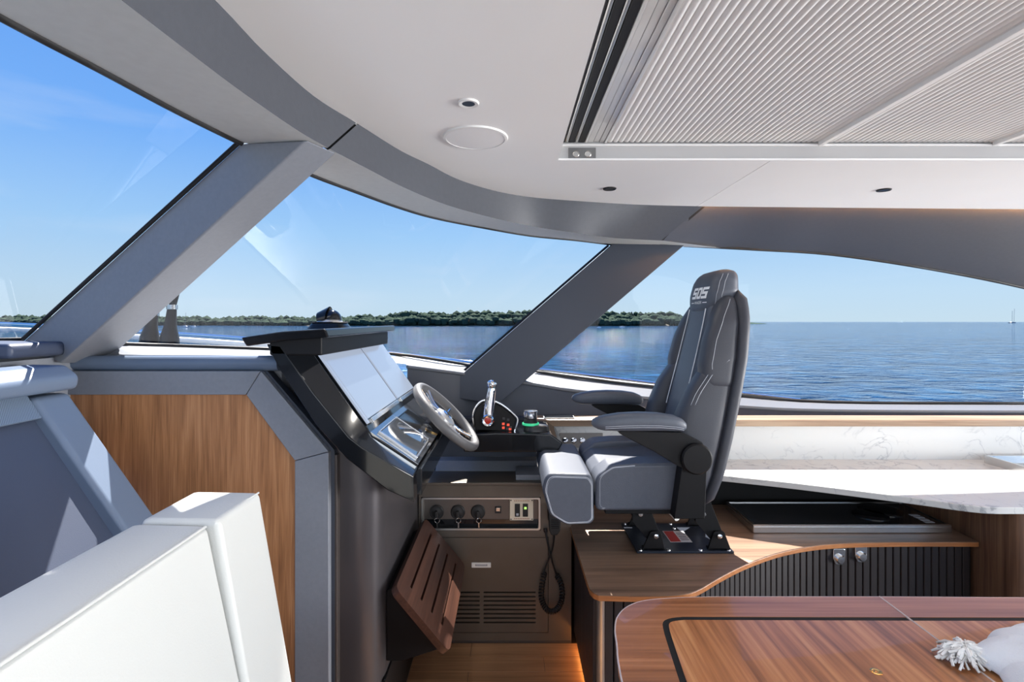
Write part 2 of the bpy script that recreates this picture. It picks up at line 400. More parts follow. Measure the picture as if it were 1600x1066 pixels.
def forest():
    rnd = random.Random(3)
    bm = bmesh.new()
    ico = bmesh.new(); bmesh.ops.create_icosphere(ico, subdivisions=1, radius=1)
    iv = [v.co.copy() for v in ico.verts]; jf = [[v.index for v in f.verts] for f in ico.faces]; ico.free()
    # the shore seen in the photograph: direction in pixels, distance, height of the tree line
    prof = [(-500, 520, 8), (-60, 520, 8.0), (30, 500, 10), (60, 480, 9.5), (180, 520, 8.5), (300, 500, 9.0), (420, 470, 8.2), (500, 450, 7.6), (600, 440, 8.2), (640, 430, 10.0),
            (720, 430, 9.8), (800, 440, 10.8), (860, 430, 10.5), (940, 430, 9.6), (1000, 440, 9.4), (1058, 450, 9.8), (1070, 470, 5.5)]
    pxs = [p[0] for p in prof]; ds = [p[1] for p in prof]; hs = [p[2] for p in prof]
    px = -420.0
    while px < 1066:
        d = interp(pxs, ds, px); h = interp(pxs, hs, px) * interp([400, 640], [1.1, 1.32], px)
        for row in range(3):
            dd = d + row * 9 + rnd.uniform(-3, 3)
            hh = h * rnd.uniform(0.74, 1.06) * (0.62 + 0.19 * row)
            r = rnd.uniform(2.6, 4.6)
            x = (px + rnd.uniform(-4, 4) - CX) / F * dd
            for blob in range(2):
                c = Vector((x + rnd.uniform(-2, 2), dd + rnd.uniform(-1.5, 1.5), SEA_Z + (hh - r * 0.8 if blob == 0 else hh * 0.45)))
                s = Vector((r * rnd.uniform(.8, 1.2), r, (r * 0.85 if blob == 0 else hh * 0.52)))
                bv = []
                for p in iv:
                    q = Vector((p.x * s.x, p.y * s.y, p.z * s.z)) * rnd.uniform(0.86, 1.12)
                    bv.append(bm.verts.new(c + q))
                for f in jf: bm.faces.new([bv[i] for i in f])
        px += 3.5
    m, t, b = principled('hazy_tree_foliage')
    tcn = N(t, 'ShaderNodeTexCoord'); n = N(t, 'ShaderNodeTexNoise'); n.inputs['Scale'].default_value = 0.12; n.inputs['Detail'].default_value = 6
    t.links.new(tcn.outputs['Object'], n.inputs['Vector'])
    r = ramp(t, [(0.3, lin(42, 56, 50)), (0.5, lin(56, 72, 60)), (0.7, lin(70, 84, 68))])  # bluish distance haze mixed into the foliage colours
    t.links.new(n.outputs['Fac'], r.inputs[0]); t.links.new(r.outputs[0], b.inputs['Base Color']); b.inputs['Roughness'].default_value = 1.0
    b.inputs['Specular IOR Level'].default_value = 0.05
    o = finish('shore_forest', bm, m, smooth=0)
    tag(o, 'green wooded shoreline across the water behind the helm', 'forest', kind='stuff')
    # beach and ground under the trees
    top = [Vector(((p - CX) / F * (interp(pxs, ds, p) - 5), interp(pxs, ds, p) - 5, SEA_Z)) for p in range(-430, 1076, 20)]
    rows = [[v for v in top], [v + Vector((0, 4, 0.7)) for v in top], [v + Vector((v.x * .02, 12, 2.4)) for v in top], [v + Vector((v.x * .1, 60, 3.0)) for v in top]]
    o = loft('shore_bank', rows, mat('pale_shore_sand', lin(104, 98, 82), 0.9, noise_amt=0.25, noise_scale=0.2), closed=False, caps=False)
    tag(o, 'pale sandy bank below the wooded shoreline', 'shore', kind='stuff')
    # distant headland tip beyond the seat back
    pts = []
    for k in range(15):
        p = 1056 + k * 10; d = 900
        h = 9.5 * (1 - (k / 14) ** 1.2) + 0.8
        pts.append(((p - CX) / F * d, d, h))
    rings = [[(x, y - 8, SEA_Z), (x, y, SEA_Z + h), (x, y + 30, SEA_Z)] for x, y, h in pts]
    o = loft('headland', rings, m, closed=False, caps=False)
    tag(o, 'low hazy headland tapering off right of the helm seat', 'headland')
forest()

# ------------------------------------------------------------------ setting: shell of the deckhouse
CEIL = 2.20
ceil_px = [(340, 4), (411, 79), (490, 150), (558, 193), (625, 235), (670, 257), (715, 280), (772, 298), (828, 308), (899, 314), (1000, 320), (1100, 322.5), (1350, 325), (1600, 327)]
edge = [Vector((-0.60, -2.8, CEIL)), Vector((-0.59, -1.2, CEIL)), Vector((-0.578, 0.0, CEIL)), Vector((-0.568, 0.6, CEIL))] + [Uz(a, b, CEIL) for a, b in ceil_px]
edge += [Vector((3.4, 2.75, CEIL)), Vector((5.2, 2.76, CEIL))]
edge_s = smooth_pts(edge, 5)
SEAM_X = 0.97
RX0, RX1, RY0, RY1 = 0.178, 2.45, -0.75, 1.912      # sunroof opening
def ceiling_panel(name, xa, xb):
    xs = sorted(set([xa, xb] + [v.x for v in edge_s if xa < v.x < xb] + [x for x in (RX0, RX1) if xa < x < xb]))
    ey = [v.y for v in edge_s]; ex = [v.x for v in edge_s]
    bm = bmesh.new()
    def quad(x0, x1, y0a, y1a, y0b, y1b):
        lo = [bm.verts.new((x0, y0a, CEIL)), bm.verts.new((x1, y0b, CEIL)), bm.verts.new((x1, y1b, CEIL)), bm.verts.new((x0, y1a, CEIL))]
        bm.faces.new(lo)
    for x0, x1 in zip(xs[:-1], xs[1:]):
        e0, e1 = interp(ex, ey, x0), interp(ex, ey, x1)
        mid = (x0 + x1) / 2
        if RX0 < mid < RX1:
            quad(x0, x1, -2.8, RY0, -2.8, RY0); quad(x0, x1, RY1, e0, RY1, e1)
        else:
            quad(x0, x1, -2.8, RY0, -2.8, RY0); quad(x0, x1, RY0, RY1 if RY1 < e0 else e0, RY0, RY1 if RY1 < e1 else e1)
            if e1 > RY1: quad(x0, x1, min(RY1, e0), e0, RY1, e1)
    bmesh.ops.remove_doubles(bm, verts=bm.verts, dist=1e-5)
    r = bmesh.ops.extrude_face_region(bm, geom=bm.faces[:])
    for v in [g for g in r['geom'] if isinstance(g, bmesh.types.BMVert)]: v.co.z += 0.02
    return finish(name, bm, M_ceil, smooth=0)
# forward end: the strip where the edge runs athwartships
o = ceiling_panel('ceiling', -0.598, SEAM_X - 0.0015); tag(o, 'smooth white headliner panel over the helm', 'ceiling', kind='structure')
o2 = ceiling_panel('ceiling', SEAM_X + 0.0015, 5.2); tag(o2, 'smooth white headliner panel around the sunroof', 'ceiling', kind='structure')
o = prism('roof', [(max(p.x - 0.06, -0.66), p.y + 0.06) for p in edge_s] + [(5.2, -2.8)], 'Z', 2.42, 2.46, M_ceil, bevel=0); tag(o, 'unseen white cabin roof added above the headliner to block sky light', 'roof', kind='structure')  # added out of view to keep sky light from leaking in above

# header band: fascia down from the headliner edge, then soffit out to the glass
def split_mesh(name, A, B, m, parent=None):
    return loft(name, [A, B], m, parent, closed=False, caps=False, smooth=40)
up = Vector((0, 0, 0.012))
FB = 2.073; GT = 2.085
topA = [Vector((-0.60, -2.8, CEIL)), Vector((-0.59, -1.2, CEIL)), Vector((-0.578, 0.0, CEIL)), Vector((-0.568, 0.6, CEIL))] + [Uz(a, b, CEIL) for a, b in [(340, 4), (411, 79), (490, 150), (556, 192)]]
botA = [Vector((-0.60, -2.8, FB)), Vector((-0.59, -1.2, FB)), Vector((-0.578, 0.0, FB)), Vector((-0.576, 0.6, FB))] + [Uz(a, b, FB) for a, b in [(326, 105), (411, 167), (470, 207), (512, 231)]]
glsA = [Vector((-0.93, -2.8, GT)), Vector((-0.91, -1.2, GT)), Vector((-0.87, 0.0, GT)), Vector((-0.83, 0.55, GT))] + [Uz(a, b, GT) for a, b in [(0, 25), (160, 110), (280, 175), (378, 224)]] 
topA, botA, glsA = [smooth_pts(p, 5) for p in (topA, botA, glsA)]
topB = [Uz(a, b, CEIL) for a, b in [(559, 194), (625, 235), (670, 257), (715, 280), (772, 298), (828, 308), (899, 314), (1000, 320), (1098, 322.5)]]
botB = [Uz(515, 233, FB), Uz(573, 263, FB), Uz(633, 294, FB), Uz(700, 321, 2.072), Uz(772, 341, 2.07), Uz(835, 354.5, 2.065), U(899, 364, 2.56), U(960, 372, 2.72), U(1033, 376, 2.90)]
glsB_px = [(494, 276), (558, 300), (621, 323), (678, 340), (753, 355), (828, 368), (899, 375), (955, 382)]
glsB = [Uz(a, b, GT) for a, b in glsB_px] + [U(1030, 384, 3.235)]
glsB[0] = Uz(452, 257, GT)
topB, botB, glsB = [smooth_pts(p, 5) for p in (topB, botB, glsB)]
aft_px = [(1036, 376, 2.92), (1070, 385, 3.25), (1180, 390, 3.26), (1300, 398, 3.27), (1450, 420, 3.27), (1600, 450, 3.27), (1750, 490, 3.27), (1900, 560, 3.27)]
topC = [Uz(1101, 322.5, CEIL), Uz(1180, 323.5, CEIL), Uz(1260, 324, CEIL), Uz(1350, 325, CEIL), Uz(1480, 326, CEIL), Uz(1600, 327, CEIL), Vector((3.4, 2.75, CEIL)), Vector((5.2, 2.76, CEIL))]
botC = [U(1036, 376, 2.92)] + [U(a, b, y) for a, b, y in [(1120, 387, 3.24), (1210, 392, 3.26), (1300, 398, 3.27), (1450, 420, 3.27), (1600, 450, 3.27), (1750, 490, 3.27)]] + [Vector((5.2, 3.27, 1.3))]
midC = [(a * 0.45 + b * 0.55) + Vector((0, -0.035, 0.03)) for a, b in zip(topC, botC)]
topC, midC, botC = [smooth_pts(p, 5) for p in (topC, midC, botC)]
def lift(ps, d): return [p + Vector((0, d, d * 0.9)) for p in ps]
o = loft('trim_1', [[p + up for p in topA], topA, botA], M_grey, closed=False, caps=False, smooth=40); tag(o, 'grey fascia above the forward windscreen', 'fascia', kind='structure')
o2 = loft('soffit', [botA, glsA], M_soffit, o, closed=False, caps=False, smooth=40)
o = loft('trim_2', [[p + up for p in topB], topB, botB], M_grey, closed=False, caps=False, smooth=40); tag(o, 'curved slate grey fascia above the helm side window', 'fascia', kind='structure')
botB = botB + [U(1036.5, 376, 2.925)]; glsB = glsB + [U(1128, 388, 3.25)]
o2 = loft('soffit', [botB, glsB], M_soffit, o, closed=False, caps=False, smooth=40)
o = loft('trim_3', [lift(topC, 0.03), midC, botC], M_grey, closed=False, caps=False, smooth=60); tag(o, 'grey brown upholstered fascia above the galley window', 'fascia', kind='structure')
# joint fillers behind the seams and blanking above the headliner edge
o = loft('trim_8', [[p + Vector((-0.03, 0.045, 0.012)) for p in edge_s], [p + Vector((-0.03, 0.05, 0.22)) for p in edge_s]], M_ceil, closed=False, caps=False)
tag(o, 'dark blanking behind the headliner edge', 'trim', kind='structure')
for pts, off in (([Uz(548, 187, CEIL), Uz(567, 199, CEIL), Uz(523, 237, FB), Uz(504, 227, FB)], Vector((-0.008, 0.008, 0))),
                 ([Uz(1094, 322.4, CEIL), Uz(1105, 322.6, CEIL), U(1040, 377, 2.94), U(1029, 376, 2.89)], Vector((0, 0.03, 0.004)))):
    o = mesh('trim_9', [p + off for p in pts], [(0, 1, 2, 3)], M_pit); tag(o, 'dark joint strip behind a seam in the fascia', 'trim', kind='structure')

# windows
win1_top = glsA; 
L_bot = U(36, 531, 1.76)
bot1 = [Vector((-2.02, -2.8, 1.545)), Vector((-2.0, -1.2, 1.545)), Vector((-1.90, 0.2, 1.545)), Vector((-1.78, 1.1, 1.545)), L_bot]
bot1 = smooth_pts(bot1, 10)
def resample(ps, n):
    P = [Vector(p) for p in ps]; d = [0]
    for a, b in zip(P[:-1], P[1:]): d.append(d[-1] + (b - a).length)
    out = []
    for k in range(n):
        t = d[-1] * k / (n - 1)
        i = max(0, min(len(P) - 2, next((j for j in range(len(d) - 1) if d[j + 1] >= t), len(P) - 2)))
        u = (t - d[i]) / max(1e-9, d[i + 1] - d[i]); out.append(P[i].lerp(P[i + 1], u))
    return out
def window(name, top, bot, label, n=24):
    A, B = resample(top, n), resample(bot, n)
    o = loft(name, [A, B], M_glass, closed=False, caps=False, smooth=180)
    tag(o, label, 'window', kind='structure')
    ring = A + B[::-1]
    return o
w1 = window('window_1', glsA, bot1, 'raked tinted windscreen pane at the far left')
bot2 = [U(150, 536, 1.86), U(198, 538, 1.95), U(430, 546, 2.47), U(615, 553, 2.88), U(735, 571, 3.2)]
bot2 = smooth_pts(bot2, 6)
top2 = [Uz(450, 256, GT)] + [Uz(a, b, GT) for a, b in glsB_px]
w2 = window('window_2', smooth_pts(top2, 4), bot2, 'tinted side window pane behind the helm console')
bot3 = [U(835, 580, 3.22), U(910, 591, 3.24), U(1020, 604, 3.25), U(1161, 618, 3.27), U(1302, 628, 3.27), U(1600, 630, 3.27), U(1900, 630, 3.27)]
top3 = [U(1068, 384, 3.25), U(1180, 390, 3.26), U(1300, 398, 3.27), U(1450, 420, 3.27), U(1600, 450, 3.27), U(1750, 490, 3.27), U(1900, 560, 3.27)]
w3 = window('window_3', smooth_pts(top3, 5), smooth_pts(bot3, 5), 'long tinted galley window behind the helm seat')
for w, top, bot in ((w1, glsA, bot1), (w2, smooth_pts(top2, 4), bot2), (w3, smooth_pts(top3, 5), smooth_pts(bot3, 5))):
    for ln in (top, bot):
        tube('gasket', [p + Vector((0, -0.004, 0)) for p in ln], 0.009, M_rub, w, seg=6)

# mullions
Lt, Lb = Uz(376, 224, GT), U(36, 533, 1.76)
Mt_, Mb = Uz(480, 219, FB), U(104, 560, 1.68)
Rt, Rb = Uz(526, 239, FB), U(172, 560, 1.90)
Ot, Ob = Lt.lerp(Uz(487, 272, GT), 0.6) + Vector((-0.06, 0.04, 0.02)), (Lb + Rb) / 2 + Vector((-0.06, 0.05, 0.0))
dn = lambda a, b: b + (b - a) * 0.03
mu1 = loft('trim_4', [[Lt, Mt_, Rt, Ot], [dn(Lt, Lb), dn(Mt_, Mb), dn(Rt, Rb), dn(Ot, Ob)]], M_greyl, bevel=0.006, seg=2)
tag(mu1, 'broad slanted grey windscreen pillar at the left', 'pillar', kind='structure')
tube('gasket', [Lt + Vector((-0.004, -0.004, 0)), Lb + Vector((-0.004, -0.004, 0))], 0.007, M_rub, mu1, seg=6)
TL, TR, BL, BR = U(957, 381, 3.14), U(1072, 381, 3.16), U(684, 618, 2.97), U(778, 632, 2.99)
th = Vector((0, 0.07, 0))
mu2 = loft('trim_5', [[TL, TR, TR + th, TL + th], [BL, BR, BR + th, BL + th]], M_lining, bevel=0.004)
tag(mu2, 'slanted dark slate pillar between the two side windows', 'pillar', kind='structure')
tube('gasket', [TL + Vector((-0.012, 0.075, 0)), BL + Vector((-0.012, 0.075, 0))], 0.008, M_rub, mu2, seg=6)

# sills, side lining
gl = [U(615, 553, 2.88), U(735, 571, 3.2), U(840, 581, 3.22), U(910, 591, 3.24), U(1020, 604, 3.25), U(1161, 618, 3.27), U(1302, 628, 3.27), U(1600, 630, 3.27), Vector((5.2, 3.27, 1.08))]
inn = [U(636, 571, 2.74), U(735, 584, 3.02), U(830, 598, 3.05), U(900, 609, 3.07), U(1020, 621, 3.09), U(1160, 634, 3.1), U(1300, 640, 3.1), U(1600, 642, 3.1), Vector((5.2, 3.1, 1.06))]
gl = [g + Vector((0, 0.01, -0.006)) for g in gl]
gls_, inn_ = smooth_pts(gl, 4), smooth_pts(inn, 4)
low = [Vector((p.x, min(p.y - 0.02, 3.0), 0.99)) for p in inn_]
o = loft('trim_6', [gls_, inn_], M_sill, closed=False, caps=False, smooth=50); tag(o, 'grey window sill running along the side windows', 'sill', kind='structure')
ridge = tube('nosing', [p + Vector((0, 0.006, -0.008)) for p in inn_], 0.011, M_sill, o, seg=8)
o = loft('wall_starboard', [[p + Vector((0, 0.01, -0.01)) for p in inn_], low], M_lining, closed=False, caps=False, smooth=50); tag(o, 'dark slate upholstered side lining below the sill', 'wall', kind='structure')
o = box('wall_hull', -2.4, 5.2, 3.29, 3.33, -0.3, 1.05, M_whitep, bevel=0); tag(o, 'white hull side below the windows', 'wall', kind='structure')
# forward dash top under the windscreen
outer = [Vector((-2.02, -2.8, 1.54)), Vector((-2.0, -1.2, 1.54)), Vector((-1.78, 1.1, 1.54)), U(20, 533, 1.78), U(198, 540, 1.95), U(430, 548, 2.47), U(615, 555, 2.88)]
inner = [Vector((-1.5, -2.8, 1.475)), Vector((-1.5, -1.2, 1.475)), Vector((-1.5, 1.1, 1.475)), Vector((-1.5, 1.8, 1.478)), Vector((-1.30, 1.82, 1.478)), Vector((-0.82, 1.84, 1.472)), U(560, 566, 2.6)]
outer, inner = smooth_pts(outer, 4), smooth_pts(inner, 4)
o = loft('trim_7', [outer, inner], M_greyl, closed=False, caps=False, smooth=50); tag(o, 'grey dash top under the raked windscreen', 'sill', kind='structure')
loft('sill_step', [[p + Vector((0, 0, 0.004)) for p in inner], [p + Vector((0, -0.01, -0.5)) for p in inner]], M_greyl, o, closed=False, caps=False)
pad = prism('sill_pad', fillet([(-2.2, 1.49), (-1.465, 1.49), (-1.465, 1.535), (-2.2, 1.545)], 0.02), 'Y', 1.50, 1.70, M_navy, o, bevel=0.012, seg=3)

# floor
o = box('floor', -2.4, 5.2, -2.8, 3.3, -0.06, -0.004, mat('dark_subfloor', (0.03, 0.02, 0.015), 0.6), bevel=0); tag(o, 'brown wooden plank floor between the helm and the seat platform', 'floor', kind='structure')
rnd = random.Random(5)
y = 2.549; row = 0
while y > 0.4:
    x = -2.3 + rnd.uniform(-.5, .2)
    cuts = [(-2.3, -1.25), (-1.25, -0.19), (-0.19, 1.1)] if row % 2 == 0 else [(-2.3, -0.75), (-0.75, 0.16), (0.16, 1.1)]
    for a, b in cuts:
        p = box('plank', a + 0.0008, b - 0.0008, y - 0.103, y - 0.0012, -0.004, 0.0, M_floor, o, bevel=0.0006)
    y -= 0.104; row += 1
o = box('wall_port', -2.2, 5.2, -2.9, -2.84, 0, 1.12, M_ceil, bevel=0); tag(o, 'pale cabin side below the port windows', 'wall', kind='structure')

# ------------------------------------------------------------------ ceiling fittings
sr_ = thing('sunroof', (RX0, RY0, CEIL), 'large sunroof with pleated white blind set in the headliner', 'sunroof')
BZ = 2.266
box('frame_rail', RX0 - 0.002, RX1, RY1 - 0.002, RY1 + 0.02, CEIL + 0.0005, BZ + 0.012, M_frame, sr_, bevel=0.001)
box('frame_lip', RX0, RX1, RY1 - 0.010, RY1 - 0.002, BZ - 0.012, BZ - 0.004, M_blind, sr_, bevel=0.001)
box('frame_bead', RX0, RX1, RY1 - 0.010, RY1 - 0.002, CEIL + 0.0005, CEIL + 0.008, M_ceil, sr_, bevel=0.001)
box('frame_rail', RX0 - 0.02, RX0 - 0.002, RY0, RY1, CEIL + 0.0005, BZ + 0.03, M_ceil, sr_, bevel=0.001)
box('frame_rail', RX0, RX1, RY0 - 0.02, RY0, CEIL + 0.0005, BZ + 0.012, M_frame, sr_, bevel=0.001)
for k in range(3):
    x0 = RX0 + 0.004 + k * 0.036
    box('track', x0, x0 + 0.022, RY0, RY1 - 0.004, BZ + 0.002, BZ + 0.016, M_rub, sr_, bevel=0.002)
    if k < 2: tube('track_bead', [(x0 + 0.029, RY0, BZ + 0.006), (x0 + 0.029, RY1 - 0.01, BZ + 0.006)], 0.006, M_alu, sr_, seg=8)
x0 = RX0 + 0.004 + 3 * 0.036 - 0.012
for k, (w_, dz) in enumerate([(0.010, 0), (0.022, .003), (0.022, 0.004), (0.018, .002), (0.010, -0.002)]):
    box('leading_edge_profile', x0, x0 + w_ - 0.001, RY0, RY1 - 0.004, BZ + dz, BZ + 0.016, mat('blind_profile_white', (0.62, 0.62, 0.61), 0.18, coat=0.7), sr_, bevel=0.002); x0 += w_
PLX0 = x0; PW = 0.0205
def pleat_mesh():
    bm = bmesh.new(); prof = [(0, 0.0055), (PW * .2, 0.0014), (PW * .5, 0.0), (PW * .8, 0.0014), (PW, 0.0055), (PW * .5, 0.0085)]
    rings = [[bm.verts.new((a, yy, b)) for a, b in prof] for yy in (RY0, RY1 - 0.012)]
    n = len(prof)
    for k in range(n): bm.faces.new((rings[0][k], rings[0][(k + 1) % n], rings[1][(k + 1) % n], rings[1][k]))
    bm.faces.new(rings[0]); bm.faces.new(rings[1])
    bmesh.ops.recalc_face_normals(bm, faces=bm.faces)
    me = bpy.data.meshes.new('pleat'); bm.to_mesh(me); bm.free(); me.materials.append(M_blind)
    me.polygons.foreach_set('use_smooth', [True] * len(me.polygons)); me.set_sharp_from_angle(angle=math.radians(50))
    return me
pm = pleat_mesh(); k = 0
while PLX0 + k * PW < RX1 - 0.01:
    p = bpy.data.objects.new('pleat', pm); COL.objects.link(p); p.parent = sr_
    p.matrix_parent_inverse = Matrix.Translation(base_of(sr_)).inverted(); p.location = (PLX0 + k * PW, 0, BZ); k += 1
for xb in (1.153, 1.80):
    box('batten', xb - 0.009, xb + 0.009, RY0, RY1 - 0.010, BZ - 0.012, BZ + 0.006, M_ceil, sr_, bevel=0.002)
box('blind_backing', RX0, RX1, RY0, RY1, BZ + 0.03, BZ + 0.034, M_rub, sr_, bevel=0)
pl = thing('latch_plate', (0.25, RY1, CEIL), 'small metal catch plate with two round buttons on the sunroof frame', 'latch')
a, b = xz(888, 249.5, RY1 - 0.004), xz(931, 231, RY1 - 0.004)
box('plate', a[0], b[0], RY1 - 0.006, RY1 - 0.002, a[1], b[1], mat('dull_zinc', (0.20, 0.20, 0.20), 0.4, metal=0.6), pl, bevel=0.001)
for px in (900, 918.5):
    c = U(px, 241, RY1 - 0.006)
    lathe('button', [(0.0115, 0), (0.0125, 0.002), (0.0105, 0.004), (0.0095, 0.002), (0.0, 0.002)], c, (0, -1, 0), M_alu, pl, seg=20)

def downlight(c, r, ring, label, inner_r, watts):
    t = thing('downlight', c, label, 'downlight', 'recessed headliner downlights')
    lathe('trim_ring', [(inner_r, -0.001), (inner_r, 0.004), (r * 0.92, 0.005), (r, 0.0025), (r, -0.001)], c, (0, 0, -1), ring, t, seg=32)
    lathe('reflector', [(inner_r, 0.0035), (inner_r * 0.75, 0.0005), (inner_r * 0.45, 0.0025), (0, 0.0025)], c, (0, 0, -1), mat('dark_reflector', (0.06, 0.06, 0.06), 0.3, metal=0.7), t, seg=24)
    ld = bpy.data.lights.new('downlight_lamp', 'SPOT'); ld.energy = watts; ld.spot_size = math.radians(130); ld.spot_blend = 1.0; ld.color = (1.0, 0.95, 0.88); ld.shadow_soft_size = 0.03
    lo = bpy.data.objects.new('downlight_lamp', ld); COL.objects.link(lo); lo.parent = t; lo.location = (0, 0, -0.02)
downlight(Uz(732, 160.5, CEIL), 0.029, M_whitep, 'white ringed downlight beside the round ceiling speaker', 0.018, 9)
downlight(Uz(952.5, 294.5, CEIL), 0.030, M_rub, 'small dark downlight just right of the curved fascia, nearest the sunroof corner', 0.019, 6)
downlight(Uz(1381, 296.5, CEIL), 0.030, M_rub, 'small dark downlight in the headliner strip at the right', 0.019, 6)
downlight(Vector((-0.42, 0.42, CEIL)), 0.029, M_whitep, 'added unseen downlight over the sofa back, brightening its top', 0.018, 26)  # extra lamp added out of view to light the sofa top
downlight(Vector((-0.42, -0.6, CEIL)), 0.029, M_whitep, 'added unseen downlight behind the viewer, brightening the dinette', 0.018, 26)  # second extra lamp, added behind the camera to brighten surfaces from above
c = Uz(743, 215, CEIL)
t = thing('ceiling_speaker', c, 'round white speaker grille flush in the headliner', 'speaker')
lathe('bezel', [(0.096, 0.0), (0.096, 0.006), (0.104, 0.005), (0.106, 0.0)], c, (0, 0, -1), M_whitep, t, seg=48)
lathe('grille', [(0.0955, 0.001), (0.0955, 0.005), (0.05, 0.0065), (0, 0.007)], c, (0, 0, -1), mat('white_mesh_grille', (0.84, 0.84, 0.84), 0.6, bump=0.4, bump_scale=900), t, seg=48)
# warm light strip hidden in the headliner cove
cove = [p + Vector((0, 0.012, 0.006)) for p in edge_s if p.x > 0.25]
o = tube('cove_light_strip', cove, 0.003, M_amber2, seg=6); tag(o, 'thin warm amber light strip along the edge of the headliner', 'light strip')

# ------------------------------------------------------------------ navy dash fairing ahead of the sofa
d = thing('dash_fairing', (-1.3, 0, 0), 'navy padded fairing with steel blue edge roll, behind the white sofa', 'fairing')
slope = [(-1.345, 1.385), (-1.02, 0.92), (-1.02, 0.02), (-1.48, 0.02), (-1.48, 1.385)]
slope_in = [(-1.385, 1.385), (-1.055, 0.90), (-1.055, 0.02), (-1.48, 0.02), (-1.48, 1.385)]
prism('panel', slope_in, 'Y', -2.6, 1.45, M_navy, d, bevel=0.004)
prism('end_roll', slope, 'Y', 1.445, 1.565, M_blue, d, bevel=0.016, seg=3)
prism('top_pad', fillet([(-1.47, 1.47), (-1.36, 1.468), (-1.318, 1.435), (-1.325, 1.395), (-1.47, 1.385)], [0, 0.03, 0.03, 0.02, 0]), 'Y', -2.6, 1.575, M_blue, d, bevel=0.02, seg=4)
# woven strip under the pad
tt = Vector((0.33, 0, -0.485)).normalized()
M_weave, wt, wb = principled('carbon_weave')
tcn = N(wt, 'ShaderNodeTexCoord'); wv = N(wt, 'ShaderNodeTexWave'); wv.inputs['Scale'].default_value = 240; wv.inputs['Distortion'].default_value = 0.5
mpn = N(wt, 'ShaderNodeMapping'); mpn.inputs['Rotation'].default_value = (0.8, 0.3, 0.7)
wt.links.new(tcn.outputs['Object'], mpn.inputs[0]); wt.links.new(mpn.outputs[0], wv.inputs['Vector'])
wr = ramp(wt, [(0.2, lin(76, 88, 104)), (0.8, lin(112, 128, 148))]); wt.links.new(wv.outputs['Fac'], wr.inputs[0]); wt.links.new(wr.outputs[0], wb.inputs['Base Color'])
wb.inputs['Roughness'].default_value = 0.35
p0 = Vector((-1.376, 0, 1.395)); p1 = p0 + tt * 0.085; nn = Vector((0.485, 0, 0.33)).normalized() * 0.008
o = mesh('woven_strip', [p0 + Vector((0, -2.6, 0)), p0 + Vector((0, 1.447, 0)), p1 + Vector((0, 1.447, 0)), p1 + Vector((0, -2.6, 0)),
     p0 + nn + Vector((0, -2.6, 0)), p0 + nn + Vector((0, 1.447, 0)), p1 + nn + Vector((0, 1.447, 0)), p1 + nn + Vector((0, -2.6, 0))],
     [(0, 1, 2, 3), (4, 5, 6, 7), (0, 1, 5, 4), (1, 2, 6, 5), (2, 3, 7, 6), (3, 0, 4, 7)], M_weave, d, bevel=0.002)

# ------------------------------------------------------------------ white sofa
SF = 0.68                                            # sofa stands close to the camera
def sfp(pts): return [(a * SF, EYE + (b - EYE) * SF) for a, b in pts]
s = thing('sofa', (-0.6, 0.1, 0), 'white leather dinette sofa backrest in the left foreground', 'sofa')
prof = fillet(sfp([(-1.0, 0.36), (-1.0, 1.07), (-0.795, 1.065), (-0.655, 0.40)]), [0, 0.02, 0.02, 0], 4)
prism('back_cushion', prof, 'Y', -1.4, 1.352 * SF, M_white, s, bevel=0.012, seg=4)
prof2 = fillet(sfp([(-0.985, 0.36), (-0.985, 1.078), (-0.772, 1.074), (-0.655, 0.40)]), [0, 0.02, 0.014, 0], 4)
prism('end_cushion', prof2, 'Y', 1.354 * SF, 1.585 * SF, M_white, s, bevel=0.015, seg=4)
(pa, pb), (pc_, pd_) = sfp([(-0.797, 1.063)])[0], sfp([(-0.776, 1.072)])[0]
tube('piping', [(pa, -1.38, pb), (pa, 1.34 * SF, pb)], 0.0025, M_white, s, seg=6)
tube('piping', [(pa, 1.36 * SF, pb + 0.003), (pc_, 1.58 * SF, pd_)], 0.002, M_white, s, seg=6)
prism('seat_cushion', fillet([(-0.46, 0.58), (-0.46, 0.74), (0.0, 0.74), (0.02, 0.58)], 0.02), 'Y', -1.4, 1.07, M_white, s, bevel=0.015, seg=3)
box('base', -0.68, -0.04, -1.4, 1.06, 0.0, 0.58, M_cab, s, bevel=0.004)
box('back_frame', -0.68, -0.46, -1.4, 1.06, 0.58, 0.77, M_white, s, bevel=0.004)

# ------------------------------------------------------------------ wood side panel with leather frame
PY = 1.75
w = thing('side_panel', (-1.05, PY, 0), 'walnut panel framed in grey leather beside the helm console', 'panel')
i_tr1, i_tr2 = xz(385, 617, PY), xz(461, 720, PY)
o_tr1, o_tr2 = xz(408, 580, PY), xz(514, 706, PY)
zl_top_o = xz(0, 580, PY)[1]; zl_top_i = xz(0, 617, PY)[1]
XL = -1.62
prism('veneer', [(XL, 0.02), (XL, i_tr1[1] + 0.01), (i_tr1[0] + 0.004, i_tr1[1] + 0.01), (i_tr2[0] + 0.01, i_tr2[1]), (i_tr2[0] + 0.01, 0.02)], 'Y', PY + 0.004, PY + 0.02, M_oak, w, bevel=0)
prism('frame_top', [(XL, zl_top_i), (i_tr1[0] - 0.0007, i_tr1[1]), (o_tr1[0] - 0.0007, o_tr1[1]), (XL, zl_top_o)], 'Y', PY - 0.004, PY + 0.02, M_greyl, w, bevel=0.003)
prism('frame_diagonal', [(i_tr1[0] + 0.0007, i_tr1[1]), (i_tr2[0], i_tr2[1] + 0.0007), (o_tr2[0], o_tr2[1] + 0.0007), (o_tr1[0] + 0.0007, o_tr1[1])], 'Y', PY - 0.004, PY + 0.02, M_greyl, w, bevel=0.003)
